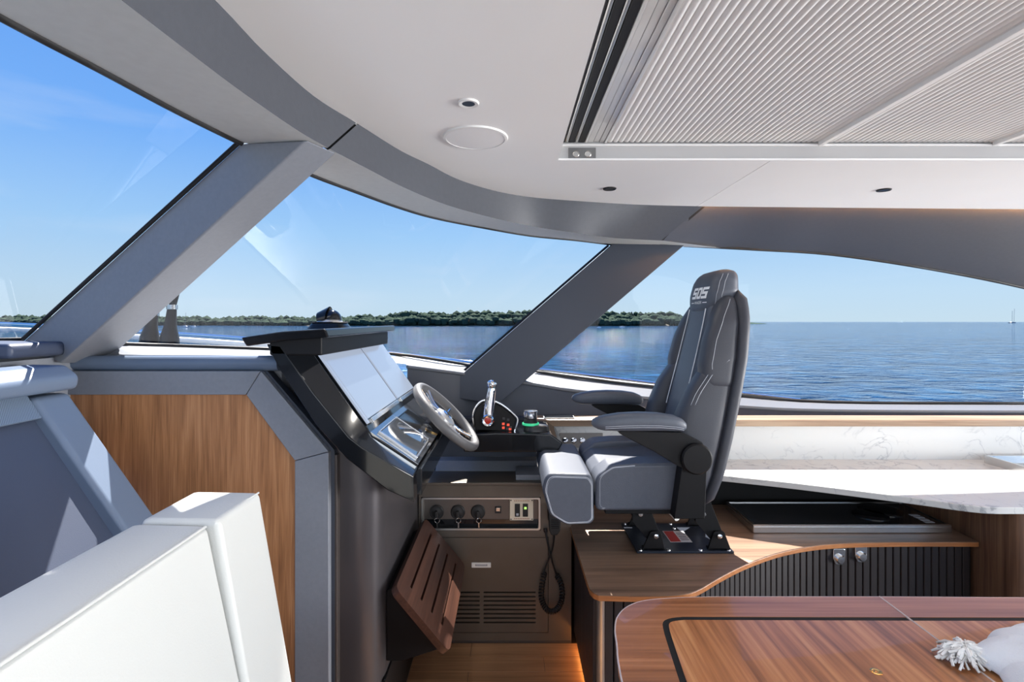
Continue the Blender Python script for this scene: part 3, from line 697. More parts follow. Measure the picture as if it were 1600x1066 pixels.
prism('frame_side', [(i_tr2[0], i_tr2[1] - 0.0007), (i_tr2[0], 0.0), (o_tr2[0] + 0.002, 0.0), (o_tr2[0], o_tr2[1] - 0.0007)], 'Y', PY - 0.004, PY + 0.06, M_greyl, w, bevel=0.003)
tube('bolster', [(-2.3, PY + 0.03, 1.456), (-0.80, PY + 0.03, 1.456)], 0.027, M_blue, w, seg=14)
box('top_rail', -2.3, -0.80, PY + 0.02, PY + 0.10, 1.44, 1.479, M_greyl, w, bevel=0.008)
prism('back_board', [(-1.62, 0.0), (-1.62, zl_top_o), (o_tr1[0] + 0.01, zl_top_o), (o_tr2[0] + 0.012, o_tr2[1]), (o_tr2[0] + 0.012, 0.0)], 'Y', PY + 0.02, PY + 0.06, M_lining, w, bevel=0)

# ------------------------------------------------------------------ helm console
hc = thing('helm_console', (-0.6, 2.2, 0), 'glossy black helm console with two displays, left of the seat', 'console')
CYN = 1.70; CYI = 1.78; CYF = 2.70
body = [xz(a, b, CYI) for a, b in [(424, 541), (480, 541), (486, 551), (571, 667), (580, 683), (650, 729), (646, 780), (606, 764), (539, 713), (494, 662), (440, 578)]]
prism('body', body, 'Y', CYI + 0.012, CYF, M_black, hc, bevel=0.003)
face = [(416, 538), (438, 540), (488, 612), (545, 683), (567, 700), (646, 745), (647, 785), (606, 767), (541, 717), (494, 665), (437, 578)]
fp = [xz(a, b, CYN) for a, b in face]
ridge = face[1:6]; inn_p = [(480, 538), (520, 596), (571, 667), (580, 683), (652, 730)]
vs = [(a, CYN, b) for a, b in fp] + [(a, CYI + 0.03, b) for a, b in fp] + [tuple(U(a, b, CYI)) for a, b in inn_p] + [tuple(U(a - 5, b + 3, CYI) + Vector((0, 0.03, 0))) for a, b in inn_p]
n = len(fp); fs = [tuple(range(n))]
for i in [0, 5, 6, 7, 8, 9, 10]: fs.append((i, (i + 1) % n, n + (i + 1) % n, n + i))
for k in range(4): fs.append((1 + k, 2 + k, 2 * n + k + 1, 2 * n + k))
for k in range(4): fs.append((2 * n + k, 2 * n + k + 1, 2 * n + 5 + k + 1, 2 * n + 5 + k))
fs.append((5, 2 * n + 4, 6))
mesh('near_cheek', vs, fs, M_black, hc, bevel=0.004, seg=3)
prism('far_cheek', [(a, b) for a, b in [xz(*p, CYN) for p in face]], 'Y', CYF - 0.02, CYF + 0.05, M_black, hc, bevel=0.006)
# screens on the sloping face
def scr(pt0, pt1): pass
tn, bn = U(490, 549, CYI), U(568, 659, CYI)      # near top / near bottom of display plane
XT, ZT, XB, ZB = tn.x, tn.z, bn.x, bn.z
nrm = Vector((ZT - ZB, 0, XB - XT)).normalized()
if nrm.x < 0: nrm = -nrm
def onface(u, y, lift_=0.0):                      # u 0 top .. 1 bottom
    return Vector((XT + (XB - XT) * u, y, ZT + (ZB - ZT) * u)) + nrm * lift_
def slab(name, u0, u1, y0, y1, l0, l1, m, parent, bevel=0.002, fn=None):
    fn = fn or onface
    vs = [fn(u, y, l) for l in (l0, l1) for u, y in ((u0, y0), (u1, y0), (u1, y1), (u0, y1))]
    return mesh(name, vs, [(0, 1, 2, 3), (4, 5, 6, 7), (0, 1, 5, 4), (1, 2, 6, 5), (2, 3, 7, 6), (3, 0, 4, 7)], m, parent, bevel=bevel)
slab('face_frame', -0.08, 1.06, CYI + 0.012, CYF - 0.02, -0.01, 0.004, M_black, hc)
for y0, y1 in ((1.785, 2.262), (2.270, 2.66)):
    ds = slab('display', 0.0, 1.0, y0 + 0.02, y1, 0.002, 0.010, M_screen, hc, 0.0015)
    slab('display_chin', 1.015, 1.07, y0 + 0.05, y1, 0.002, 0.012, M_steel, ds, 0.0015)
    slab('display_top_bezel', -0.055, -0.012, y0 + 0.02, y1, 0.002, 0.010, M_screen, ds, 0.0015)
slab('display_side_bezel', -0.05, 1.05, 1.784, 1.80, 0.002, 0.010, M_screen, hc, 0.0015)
# lower control face
q0, q1 = U(576, 678, CYI), U(651, 729, CYI)
n2 = Vector((q0.z - q1.z, 0, q1.x - q0.x)).normalized()
def onlow(u, y, l=0.0): return Vector((q0.x + (q1.x - q0.x) * u, y, q0.z + (q1.z - q0.z) * u)) + n2 * l
M_mirror = mat('mirror_black_panel', (0.02, 0.023, 0.028), 0.05, ior=3.0, spec=0.9)
hole = (0.12, 0.62, 2.12, 2.34)
for nm, a in (('control_face', (0.0, 1.0, 1.79, 2.12)), ('control_face', (0.0, 0.12, 2.12, 2.34)), ('control_face', (0.62, 1.0, 2.12, 2.34)), ('control_face', (0.0, 1.0, 2.34, 2.68))):
    slab(nm, *a, -0.004, 0.006, M_mirror, hc, 0.001, fn=onlow)
slab('pocket_floor', *hole, -0.05, -0.045, M_blackm, hc, 0, fn=onlow)
for a in ((0.12, 0.13, 2.12, 2.34), (0.61, 0.62, 2.12, 2.34), (0.12, 0.62, 2.12, 2.126), (0.12, 0.62, 2.334, 2.34)):
    slab('pocket_wall', *a, -0.05, 0.007, M_black, hc, 0, fn=onlow)
cvr = slab('lidded_panel', 0.12, 0.90, 1.84, 2.10, 0.006, 0.012, M_mirror, hc, 0.003, fn=onlow)
for a in ((0.10, 0.12, 1.83, 2.11), (0.90, 0.93, 1.83, 2.11), (0.10, 0.93, 1.825, 1.838), (0.10, 0.93, 2.10, 2.108)):
    slab('lid_frame', *a, 0.006, 0.014, M_steel, hc, 0.001, fn=onlow)
box('chin', U(652, 730, CYI).x - 0.005, -0.31, CYI + 0.02, CYF - 0.02, 0.99, 1.085, M_black, hc, bevel=0.004)
# hood
HB = M_hood
def hz(x, y): return 1.578 - 0.03 * max(0, (-0.62 - x) / 0.26) ** 1.5 + 0.004 * (y - 1.65)
hv = []
for l in (0, 1):
    for x, y in ((-0.598, 1.655), (-0.598, 2.66), (-0.878, 2.60), (-0.878, 1.665), (-0.74, 1.652)):
        hv.append((x if l else x * 0.985 - 0.005, y if l else y + (0.02 if y < 2 else -0.02), hz(x, y) - (0 if l else 0.030)))
hood = mesh('hood', hv, [(0, 1, 2, 3, 4), (5, 6, 7, 8, 9)] + [(i, (i + 1) % 5, 5 + (i + 1) % 5, 5 + i) for i in range(5)], M_hood, hc, bevel=0.007, seg=3)
box('hood_support', -0.80, -0.625, 1.70, 2.62, 1.488, 1.553, M_blackm, hc, bevel=0.006)
# pedestal column under the console
zt = lambda x: 1.144 - 0.76 * (x + 0.555) + 0.035
pl_ = fillet([(-0.78, 1.80), (-0.46, 1.80), (-0.46, 2.72), (-0.78, 2.72)], [0, 0.11, 0, 0], 10)
rings = [[(x, y, 0.0) for x, y in pl_], [(x, y, min(zt(x), 1.28)) for x, y in pl_]]
loft('pedestal', rings, mat('graphite_paint', lin(78, 75, 78), 0.32, metal=0.45), hc, smooth=40)
box('side_trim', -0.64, -0.598, 1.772, 1.81, 0.0, 1.14, M_bronzed, hc, bevel=0.004)
dr = box('locker_door', -0.461, -0.452, 1.86, 2.50, 0.03, 0.30, M_blackm, hc, bevel=0.003)
box('door_pull', -0.452, -0.444, 1.955, 1.97, 0.09, 0.19, M_alu, dr, bevel=0.002)
# steering wheel
WC = Vector((-0.292, 2.35, 1.166)); wu = Vector((0.70, 0, -0.714)); wn = Vector((0.714, 0, 0.70)); wy = Vector((0, 1, 0))
sw = thing('steering_wheel', WC - wn * 0.12, 'grey leather steering wheel with chrome spokes on the helm console', 'steering wheel')
R = 0.185
def wp(ang, r, h=0.0): return WC + (wu * math.cos(ang) + wy * math.sin(ang)) * r + wn * h
rings = []
for k in range(56):
    a = 2 * PI * k / 56; cdir = (wu * math.cos(a) + wy * math.sin(a))
    rings.append([WC + cdir * (R + 0.0185 * math.cos(2 * PI * j / 12)) + wn * 0.022 * math.sin(2 * PI * j / 12) for j in range(12)])
loft('rim', rings, M_rimdark, sw, loop=True, smooth=80)
for a in (PI, PI - 0.55, PI + 0.55, 0.45, -0.45, 1.6, -1.6):
    pts = [wp(a, 0.045, -0.012), wp(a, 0.10, -0.014), wp(a, 0.172, 0.0)]
    tube('spoke', smooth_pts(pts, 4), 0.0105, M_chrome, sw, seg=8)
lathe('hub', [(0.0, 0.012), (0.03, 0.010), (0.052, 0.0), (0.056, -0.012), (0.045, -0.03), (0.0, -0.03)], WC, wn, M_alu, sw, seg=30)
lathe('hub_cap', [(0.0, 0.016), (0.022, 0.015), (0.028, 0.011), (0.0, 0.010)], WC, wn, M_chrome, sw, seg=24)
rings = []
for k in range(9):
    a = 0.5 + (PI - 1.2) * k / 8
    pass
lathe('column_boot', [(0.034, -0.028), (0.038, -0.04), (0.038, -0.075), (0.032, -0.085), (0.026, -0.12), (0.030, -0.15)], WC, wn, M_blackm, sw, seg=24)
lathe('column_collar', [(0.0405, -0.046), (0.0405, -0.056), (0.035, -0.056)], WC, wn, M_gold, sw, seg=24)
lathe('column_base', [(0.026, -0.10), (0.040, -0.14), (0.055, -0.175), (0.06, -0.20)], WC, wn, M_steel, sw, seg=24)
# compass
cc = Vector((-0.725, 2.06, hz(-0.725, 2.06)))
cp = thing('compass', cc, 'domed black ship compass with hood on top of the helm console', 'compass')
def frus(name, r0, r1, z0, z1, m, sq=0.9):
    rings = []
    for r, z in ((r0, z0), (r1, z1)):
        rings.append([cc + Vector((math.copysign(abs(math.cos(2 * PI * k / 24)) ** sq, math.cos(2 * PI * k / 24)) * r, math.copysign(abs(math.sin(2 * PI * k / 24)) ** sq, math.sin(2 * PI * k / 24)) * r * 0.8, z)) for k in range(24)])
    return loft(name, rings, m, cp, bevel=0.002)
frus('plinth', 0.083, 0.064, 0.0, 0.024, M_hood, 0.6); frus('plinth_lip', 0.069, 0.066, 0.024, 0.028, M_blackm, 0.6)
lathe('bowl_ring', [(0.05, 0.028), (0.046, 0.036), (0.038, 0.038)], cc, (0, 0, 1), M_alu, cp)
dome = [(0.041 * math.cos(t_), 0.034 + 0.043 * math.sin(t_)) for t_ in [PI / 2 * k / 8 for k in range(9)]]
lathe('dome', dome, cc + Vector((0.006, 0, 0)), (0, 0, 1), M_black, cp, seg=28)
hd = []
for k in range(13):
    a = PI * k / 12
    hd.append([cc + Vector((-0.036 - 0.010 * math.sin(a), math.cos(a) * 0.046, 0.030 + 0.036 * math.sin(a))), cc + Vector((-0.004 + 0.004 * math.sin(a), math.cos(a) * 0.049, 0.034 + 0.056 * math.sin(a))),
               cc + Vector((-0.006 + 0.004 * math.sin(a), math.cos(a) * 0.045, 0.034 + 0.052 * math.sin(a)))])
loft('sun_hood', hd, M_hood, cp, closed=True, caps=True)

# ------------------------------------------------------------------ switch cabinet below the helm
KY = 2.55
kc = thing('switch_cabinet', (-0.05, KY, 0), 'bronze switch cabinet with key panel and louvred door, below the wheel', 'cabinet')
X0, X1 = -0.455, 0.305
def kp(px, py): return xz(px, py, KY)
pan = (kp(658, 0)[0], kp(845, 0)[0], kp(0, 829)[1], kp(0, 777)[1])       # key recess
dor = (kp(668, 0)[0], kp(857, 0)[0], kp(0, 989)[1], kp(0, 839.5)[1])     # door
plate('fascia', rect(X0, X1, 0.0, 0.795), [rect(pan[0], pan[1], pan[2], pan[3]), rect(dor[0], dor[1], dor[2], dor[3])], 'Y', KY, KY + 0.02, M_bronze, kc, bevel=0.0)
holes = []
for k in range(8):
    yy = 924.5 + k * 6.7
    z1 = kp(0, yy)[1]; z0 = kp(0, yy + 2.6)[1]
    holes.append(rect(kp(700, 0)[0], kp(749.5, 0)[0], z0, z1)); holes.append(rect(kp(755.5, 0)[0], kp(837, 0)[0], z0, z1))
hx, hz0, hz1 = (kp(737, 0)[0], kp(767, 0)[0]), kp(0, 886.5)[1], kp(0, 879)[1]
dp = plate('louvred_door', rect(dor[0] + 0.003, dor[1] - 0.003, dor[2] + 0.003, dor[3] - 0.003), holes, 'Y', KY - 0.001, KY + 0.016, M_bronze, kc)
plate('pull', rect(hx[0], hx[1], hz0, hz1), [rect(hx[0] + 0.018, hx[1] - 0.018, hz0 + 0.007, hz1 - 0.007)], 'Y', KY - 0.005, KY - 0.001, M_whitep, dp)
box('pull_tongue', hx[0] + 0.02, hx[1] - 0.02, KY - 0.003, KY - 0.001, hz0 + 0.008, hz1 - 0.008, M_greyp, dp, bevel=0.001)
box('carcass', X0, X1, KY + 0.06, KY + 0.42, 0.0, 0.785, M_pit, kc, bevel=0)
box('louvre_backing', dor[0], dor[1], KY + 0.022, KY + 0.03, dor[2], dor[3], M_pit, kc, bevel=0)
box('kickboard', X0, X1, KY - 0.002, KY + 0.01, 0.0, 0.012, M_bronzed, kc, bevel=0.001)
box('shelf_top', X0, X1, KY - 0.006, 2.76, 0.785, 0.80, M_bronze, kc, bevel=0.003)
prism('back_shelf', [(2.74, 0.80), (2.80, 0.84), (2.95, 0.84), (2.95, 0.80)], 'X', -0.40, 0.148, M_greyl, kc, bevel=0.003)
box('wedge_block', kp(806, 0)[0], 0.25, 2.58, 2.74, 0.80, 0.828, M_greyl, kc, bevel=0.004)
box('knee_wall', -0.46, 0.148, 2.885, 2.94, 0.80, 1.06, M_lining, kc, bevel=0)
# key panel
kpn = thing('key_panel', (-0.14, KY, pan[2]), 'silver rimmed ignition key panel across the switch cabinet', 'switch panel')
fr_o = fillet(rect(pan[0] + 0.002, pan[1] - 0.002, pan[2] + 0.002, pan[3] - 0.002), 0.012)
fr_i = fillet(rect(pan[0] + 0.010, pan[1] - 0.011, pan[2] + 0.010, pan[3] - 0.010), 0.010)
plate('bezel', fr_o, [fr_i], 'Y', KY - 0.004, KY + 0.030, M_alu, kpn)
box('back_plate', pan[0] + 0.004, pan[1] - 0.004, KY + 0.030, KY + 0.036, pan[2] + 0.004, pan[3] - 0.004, mat('carbon_look_panel', lin(104, 98, 94), 0.3, metal=0.7, bump=0.3, bump_scale=800), kpn, bevel=0)
box('lower_tray', pan[0] + 0.010, pan[1] - 0.010, KY + 0.0, KY + 0.030, pan[2] + 0.009, pan[2] + 0.012, M_black, kpn, bevel=0)
box('lower_strip', pan[0] + 0.010, pan[1] - 0.010, KY + 0.027, KY + 0.030, pan[2] + 0.012, pan[2] + 0.045, M_black, kpn, bevel=0)
for px, w_ in ((682.5, 'leftmost of the three keys in the ignition panel, with the longest tag'), (715.5, 'middle one of the three keys in the ignition panel'), (747, 'rightmost of the three keys in the ignition panel')):
    c = U(px, 800, KY + 0.030); c.y = KY + 0.030
    lathe('ignition_switch', [(0.036, 0.0), (0.036, 0.006), (0.031, 0.010), (0.026, 0.009), (0.016, 0.014), (0.0, 0.014)], c, (0, -1, 0), M_rub, kpn, seg=28)
    k = thing('ignition_key', c + Vector((0, -0.014, -0.03)), w_, 'key', 'keys in the ignition panel')
    prism('key_head', fillet([(c.x - 0.006, c.z + 0.012), (c.x + 0.006, c.z + 0.012), (c.x + 0.010, c.z - 0.018), (c.x - 0.004, c.z - 0.022)], 0.004), 'Y', c.y - 0.034, c.y - 0.0145, M_rub, k, bevel=0.002)
    rc = c + Vector((0.005, -0.026, -0.034))
    tube('key_ring', [rc + Vector((math.cos(t_) * 0.012, 0.002 * math.sin(2 * t_), math.sin(t_) * 0.012)) for t_ in [2 * PI * j / 16 for j in range(16)]], 0.0016, M_chrome, k, seg=6, closed=True)
    ln = 0.082 if px < 700 else 0.040
    prism('spare_key', fillet([(rc.x - 0.003, rc.z - 0.010), (rc.x + 0.003, rc.z - 0.010), (rc.x + 0.004, rc.z - ln), (rc.x - 0.002, rc.z - ln)], 0.001), 'Y', rc.y - 0.002, rc.y, M_steel, k, bevel=0.0005)
a, b = kp(773, 805), kp(783, 795)
plate('socket_frame', rect(a[0], b[0], a[1], b[1]), [rect(a[0] + 0.005, b[0] - 0.005, a[1] + 0.005, b[1] - 0.005)], 'Y', KY + 0.022, KY + 0.030, M_rub, kpn)
box('socket', a[0] + 0.006, b[0] - 0.006, KY + 0.026, KY + 0.030, a[1] + 0.008, b[1] - 0.006, M_steel, kpn, bevel=0.001)
a, b = kp(796.5, 815.5), kp(833.5, 782)
sp = box('breaker_plate', a[0], b[0], KY + 0.016, KY + 0.030, a[1], b[1], mat('cream_plate', lin(222, 208, 186), 0.4), kpn, bevel=0.002)
for px, lit in ((808.5, 0), (821, 1)):
    q = kp(px, 799)
    box('rocker_switch', q[0] - 0.013, q[0] + 0.013, KY + 0.009, KY + 0.017, q[1] - 0.032, q[1] + 0.032, M_rub, sp, bevel=0.002)
    box('rocker_light', q[0] - 0.006, q[0] + 0.006, KY + 0.0075, KY + 0.0095, q[1] + (0.006 if lit else -0.026), q[1] + (0.018 if lit else -0.014), M_greenled if lit else M_greyp, sp, bevel=0.001)
for dx, dz in ((0.006, 0.006), (0.006, -0.006), (-0.006, 0.006), (-0.006, -0.006)):
    q = (a[0] + dx if dx > 0 else b[0] + dx, a[1] + dz if dz > 0 else b[1] + dz)
    lathe('screw', [(0.0035, 0), (0.003, 0.0015), (0, 0.0015)], (q[0], KY + 0.016, q[1]), (0, -1, 0), M_rub, sp, seg=10)
for zz in (kp(0, 784.6)[1], kp(0, 812.6)[1]):
    for kk in range(9):
        xx = a[0] + 0.022 + kk * 0.0088
        box('print_line', xx, xx + 0.006, KY + 0.0154, KY + 0.0162, zz - 0.002, zz + 0.002, mat('red_brown_print', lin(170, 120, 96), 0.6), sp, bevel=0)

# hand microphone on coiled cord
mc = thing('hand_microphone', U(866, 820, KY), 'black hand microphone hanging with its coiled cord beside the switch cabinet', 'microphone')
prism('handset', fillet([xz(857, 800, 2.49), xz(877, 800, 2.49), xz(875, 828, 2.49), xz(870, 835, 2.49), xz(861, 835, 2.49), xz(858, 828, 2.49)], 0.006), 'Y', 2.475, 2.515, M_rub, mc, bevel=0.005, seg=3)
for k in range(5):
    a, b = xz(861, 812 + k * 3.2, 2.475), xz(873, 813.3 + k * 3.2, 2.475)
    box('speaker_rib', a[0], b[0], 2.472, 2.478, b[1], a[1], M_blackm, mc, bevel=0.0008)
prism('hanger', [xz(855, 788, 2.53), xz(878, 788, 2.53), xz(877, 812, 2.53), xz(856, 812, 2.53)], 'Y', 2.516, 2.549, M_blackm, mc, bevel=0.003)
st = smooth_pts([U(866, 835, 2.50), U(863, 858, 2.52), U(853, 885, 2.525), U(849, 897, 2.52)], 6); tube('cord', st, 0.0042, M_rub, mc, seg=8)
st2 = smooth_pts([U(852, 826, 2.53), U(855, 845, 2.52), U(862, 875, 2.515), U(869, 898, 2.52)], 6); tube('cord', st2, [0.010] * 3 + [0.0042] * (len(st2) - 3), M_rub, mc, seg=8)
path = smooth_pts([U(850.5, 896, 2.52), U(847, 915, 2.51), U(846, 935, 2.51), U(852, 950, 2.505), U(862, 956, 2.505), U(872, 950, 2.505), U(878, 935, 2.51), U(877, 915, 2.51), U(870, 899, 2.52)], 24)
coil = []
tot = len(path); turns = 34
for i, p in enumerate(path):
    q = path[min(i + 1, tot - 1)] - path[max(0, i - 1)]; q.normalize(); u = Vector((0, 1, 0)); v = q.cross(u).normalized()
    for sgi in range(2):
        a = 2 * PI * turns * (i + sgi / 2) / tot
        coil.append(p + (u * math.cos(a) + v * math.sin(a)) * 0.0115)
tube('coiled_cord', coil, 0.0036, M_rub, mc, seg=5)

# slatted wooden footrest
ft = thing('footrest', (-0.33, 2.17, 0.39), 'slotted dark walnut footrest tilted below the steering wheel', 'footrest')
fa, fb = Vector((-0.422, 0, 0.635)), Vector((-0.228, 0, 0.402)); fl = (fb - fa).length; fd = (fb - fa).normalized(); fn_ = Vector((-fd.z, 0, fd.x))
if fn_.x < 0: fn_ = -fn_
out = fillet([(0, 1.84), (fl, 1.84), (fl, 2.50), (0, 2.50)], 0.035, 6)
hol = [fillet([(u - 0.005, 1.93), (u + 0.005, 1.93), (u + 0.005, 2.42), (u - 0.005, 2.42)], 0.004, 3) for u in [fl * (0.20 + 0.2 * k) for k in range(4)]]
fo = plate('board', out, hol, 'Z', 0, 0.026, M_foot, ft)
for v in fo.data.vertices:
    u, y_, t_ = v.co; v.co = fa + fd * u + Vector((0, y_, 0)) + fn_ * (t_ - 0.013)
fo.data.update()
prism('bracket', [(-0.46, 0.60), (fa.x - 0.012, fa.z - 0.02), (fb.x - 0.018, fb.z - 0.012), (-0.40, 0.34), (-0.46, 0.34)], 'Y', 1.90, 2.44, M_blackm, ft, bevel=0.004)

# ------------------------------------------------------------------ helm pod with throttle and knob
pd = prism('helm_pod', fillet([(-0.23, 0.955), (-0.23, 1.045), (-0.06, 1.052), (0.20, 1.045), (0.262, 1.00), (0.235, 0.955)], [0.01, 0.01, 0.01, 0.02, 0.01, 0.02]), 'Y', 2.53, 2.88, M_black, bevel=0.008, seg=3)
tag(pd, 'glossy black side pod carrying the throttle, right of the wheel', 'pod')
TY = 2.60
th_ = thing('throttle', U(775, 678, TY), 'chrome throttle lever on its rounded control head', 'throttle')
prof = [xz(a, b, TY) for a, b in [(743, 671), (741, 648), (745, 637), (754, 628), (767, 627), (783, 634), (800, 647), (806, 655), (801, 673)]]
prism('head', fillet(prof, 0.008, 3), 'Y', TY - 0.02, TY + 0.08, M_blackm, th_, bevel=0.004)
band = [U(a, b, TY) for a, b in [(742, 666), (740, 648), (744, 636), (753, 626.5), (767, 625), (784, 632), (801, 645.5), (808, 655), (803, 672)]]
band = smooth_pts(band, 4)
rings = [[p + Vector((0, -0.022, 0)), p + Vector((0, 0.03, 0)), p + Vector((0, 0.03, 0)) + (p - U(772, 655, TY)).normalized() * 0.006, p + Vector((0, -0.022, 0)) + (p - U(772, 655, TY)).normalized() * 0.006] for p in band]
loft('chrome_band', rings, M_chrome, th_, smooth=50)
hubc = U(763, 654, TY - 0.02)
lathe('hub', [(0.043, 0.0), (0.043, 0.010), (0.034, 0.024), (0.027, 0.058), (0.0, 0.059)], hubc, (0, -1, 0), M_chrome, th_, seg=28)
lathe('hub_lens', [(0.018, 0.056), (0.017, 0.061), (0.0, 0.063)], hubc, (0, -1, 0), M_red, th_, seg=22)
lathe('lens_ring', [(0.0245, 0.050), (0.030, 0.058), (0.026, 0.066), (0.0175, 0.061)], hubc, (0, -1, 0), M_chrome, th_, seg=22)
lv = [U(763.5, 652, TY - 0.045), U(764.5, 636, TY - 0.048), U(767, 618, TY - 0.05), U(769, 606, TY - 0.05)]
lvs = smooth_pts(lv, 5); tube('lever', lvs, [0.031 - 0.010 * i / (len(lvs) - 1) for i in range(len(lvs))], M_chrome, th_, seg=14)
tube('grip', smooth_pts([U(765, 602, TY - 0.075), U(769, 600.5, TY - 0.05), U(772, 602, TY + 0.02)], 5), [0.013, 0.018, 0.021, 0.022, 0.022, 0.022, 0.022, 0.022, 0.021, 0.018, 0.012], M_chrome, th_, seg=14)
for px, py, on in ((787, 654, 0), (794, 656, 0), (786.5, 662.5, 1), (794, 664, 1), (786.5, 668.5, 1), (793, 670, 0), (798, 668, 0), (797, 670.5, 1)):
    q = U(px, py, TY - 0.021)
    box('button', q.x - 0.0065, q.x + 0.0065, q.y - 0.003, q.y + 0.001, q.z - 0.006, q.z + 0.006, M_redl if on else M_perf, th_, bevel=0.001)
kn = thing('joystick_knob', Vector((0.10, 2.62, 1.047)), 'black rotary knob with a glowing green ring on the helm pod', 'knob')
kcn = Vector((0.105, 2.62, 1.046))
rings = []
for z_, s_ in ((0, 1.0), (0.022, 0.92), (0.03, 0.75)):
    rings.append([kcn + Vector((0.02 + 0.062 * s_ * math.cos(2 * PI * k / 28) * (1.25 if math.cos(2 * PI * k / 28) > 0 else 0.9), 0.05 * s_ * math.sin(2 * PI * k / 28), z_)) for k in range(28)])
loft('base', rings, mat('dark_grey_plastic', (0.03, 0.03, 0.032), 0.35), kn, smooth=40)
lathe('light_ring', [(0.043, 0.028), (0.043, 0.036), (0.039, 0.040), (0.036, 0.030)], kcn, (0, 0, 1), M_green, kn)
lathe('collar', [(0.037, 0.036), (0.030, 0.060), (0.029, 0.062)], kcn, (0, 0, 1), M_rub, kn)
lathe('cap', [(0.030, 0.060), (0.037, 0.064), (0.038, 0.094), (0.034, 0.100), (0.0, 0.101)], kcn, (0, 0, 1), mat('dark_chrome', (0.25, 0.25, 0.27), 0.15, metal=0.9), kn)

# ------------------------------------------------------------------ galley side: ledge, splashback, counter
o = prism('wood_ledge', [(2.875, 1.012), (2.87, 1.048), (2.88, 1.052), (3.0, 1.052), (3.0, 1.012)], 'X', 0.15, 5.2, M_ledge, bevel=0.002); tag(o, 'pale walnut ledge running below the galley window sill', 'ledge')
o = box('splashback', 0.16, 5.2, 2.90, 2.93, 0.78, 1.012, M_quartz, bevel=0.001); tag(o, 'white veined quartz splashback behind the helm seat', 'splashback')
edge_c = [Uz(1070, 737, 0.82), Uz(1130, 743.5, 0.82), Uz(1230, 754, 0.82), Uz(1330, 766, 0.82), Uz(1430, 778.5, 0.82), Uz(1500, 788, 0.82), Uz(1545, 792.5, 0.82), Uz(1600, 793, 0.82)]
ec = [(p.x, p.y) for p in smooth_pts(edge_c, 4)]
poly = [(0.90, 2.90)] + ec + [(5.2, ec[-1][1] + 0.0), (5.2, 2.90)]
o = prism('countertop', poly, 'Z', 0.79, 0.82, M_quartz, bevel=0.004, seg=2); tag(o, 'white quartz galley countertop with a slanted front edge', 'countertop')
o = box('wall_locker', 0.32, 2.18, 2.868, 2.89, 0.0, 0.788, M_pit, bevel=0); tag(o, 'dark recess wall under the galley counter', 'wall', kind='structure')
pl2 = fillet([(2.185, 2.88), (2.185, 2.20), (5.2, 2.20), (5.2, 2.88)], [0, 0.055, 0, 0], 8)
cb = thing('galley_cabinet', (2.6, 2.5, 0), 'walnut galley cabinet with rounded corner under the counter at the right', 'cabinet')
prism('carcass', [p for p in pl2 if p[0] < 2.26] + [(2.262, 2.20), (2.262, 2.88)], 'Z', 0.0, 0.788, M_cab, cb, bevel=0.0, smooth=60)
box('door', 2.266, 2.85, 2.20, 2.22, 0.02, 0.785, wood('walnut_cabinet_cross', lin(96, 72, 58), lin(122, 94, 76), lin(140, 112, 92), 'X', 0.9, 0.4), cb, bevel=0.002)
box('inner_carcass', 2.266, 5.2, 2.225, 2.88, 0.0, 0.788, M_cab, cb, bevel=0)
hb = thing('cooktop', (2.9, 2.6, 0.82), 'steel rimmed hob standing on the quartz counter at the right edge', 'cooktop')
plate('rim', rect(2.62, 3.3, 2.42, 2.83), [rect(2.632, 3.288, 2.432, 2.818)], 'Z', 0.8205, 0.862, M_steel, hb)
box('glass_plate', 2.632, 3.288, 2.432, 2.818, 0.835, 0.842, M_glasstop, hb, bevel=0)
ph = thing('phone', (0.275, 2.91, 1.052), 'flat black phone lying on the walnut ledge behind the knob', 'phone')
box('body', 0.19, 0.365, 2.885, 2.965, 1.0525, 1.060, M_whitep, ph, bevel=0.003); box('screen', 0.194, 0.361, 2.888, 2.962, 1.060, 1.062, M_black, ph, bevel=0.001)
cpn = thing('control_plate', (0.4, 2.90, 0.9), 'grey plate with chrome buttons on the splashback behind the seat', 'switch panel')
a, b = xz(874, 700, 2.895), xz(942, 677, 2.895)
box('plate', a[0], b[0], 2.892, 2.8995, a[1], b[1], mat('mid_grey_plate', lin(128, 124, 120), 0.4, metal=0.4), cpn, bevel=0.002)
for px in (883, 896.5, 910, 929):
    q = U(px, 688, 2.892)
    lathe('button', [(0.014, 0), (0.016, 0.003), (0.011, 0.005), (0.0, 0.004)], q, (0, -1, 0), M_chrome if px < 920 else M_rub, cpn, seg=20)

# ------------------------------------------------------------------ raised seat platform
PZ = 0.58; PYN = 1.915
def onp(px, py): v = Uz(px, py, PZ); return (v.x, v.y)
front = [onp(935, 930), onp(1000, 931.5), onp(1062, 929.5), onp(1092, 921), onp(1125, 902), onp(1165, 882), onp(1215, 864), onp(1270, 853), onp(1330, 848.5), onp(1420, 847), onp(1530, 847)]
front_s = [(p.x, p.y) for p in smooth_pts([Vector((a, b, 0)) for a, b in front], 5)]
out = [(0.300, 2.545)] + [(0.302, 2.02), (0.304, 1.955), (0.315, 1.925)] + front_s + [(2.183, 2.545 + 0.31), (0.32, 2.545 + 0.31)]
tp = thing('seat_platform', (1.0, 2.4, PZ - 0.025), 'walnut platform top carrying the helm seat, with a curved front edge', 'worktop')
prism('board', out, 'Z', PZ - 0.003, PZ, M_top, tp, bevel=0)
prism('edge_band', out, 'Z', PZ - 0.024, PZ - 0.003, M_edge, tp, bevel=0.003)
pc = thing('platform_cabinet', (1.0, 2.4, 0), 'charcoal slatted cabinet under the walnut seat platform', 'cabinet')
inset = 0.022
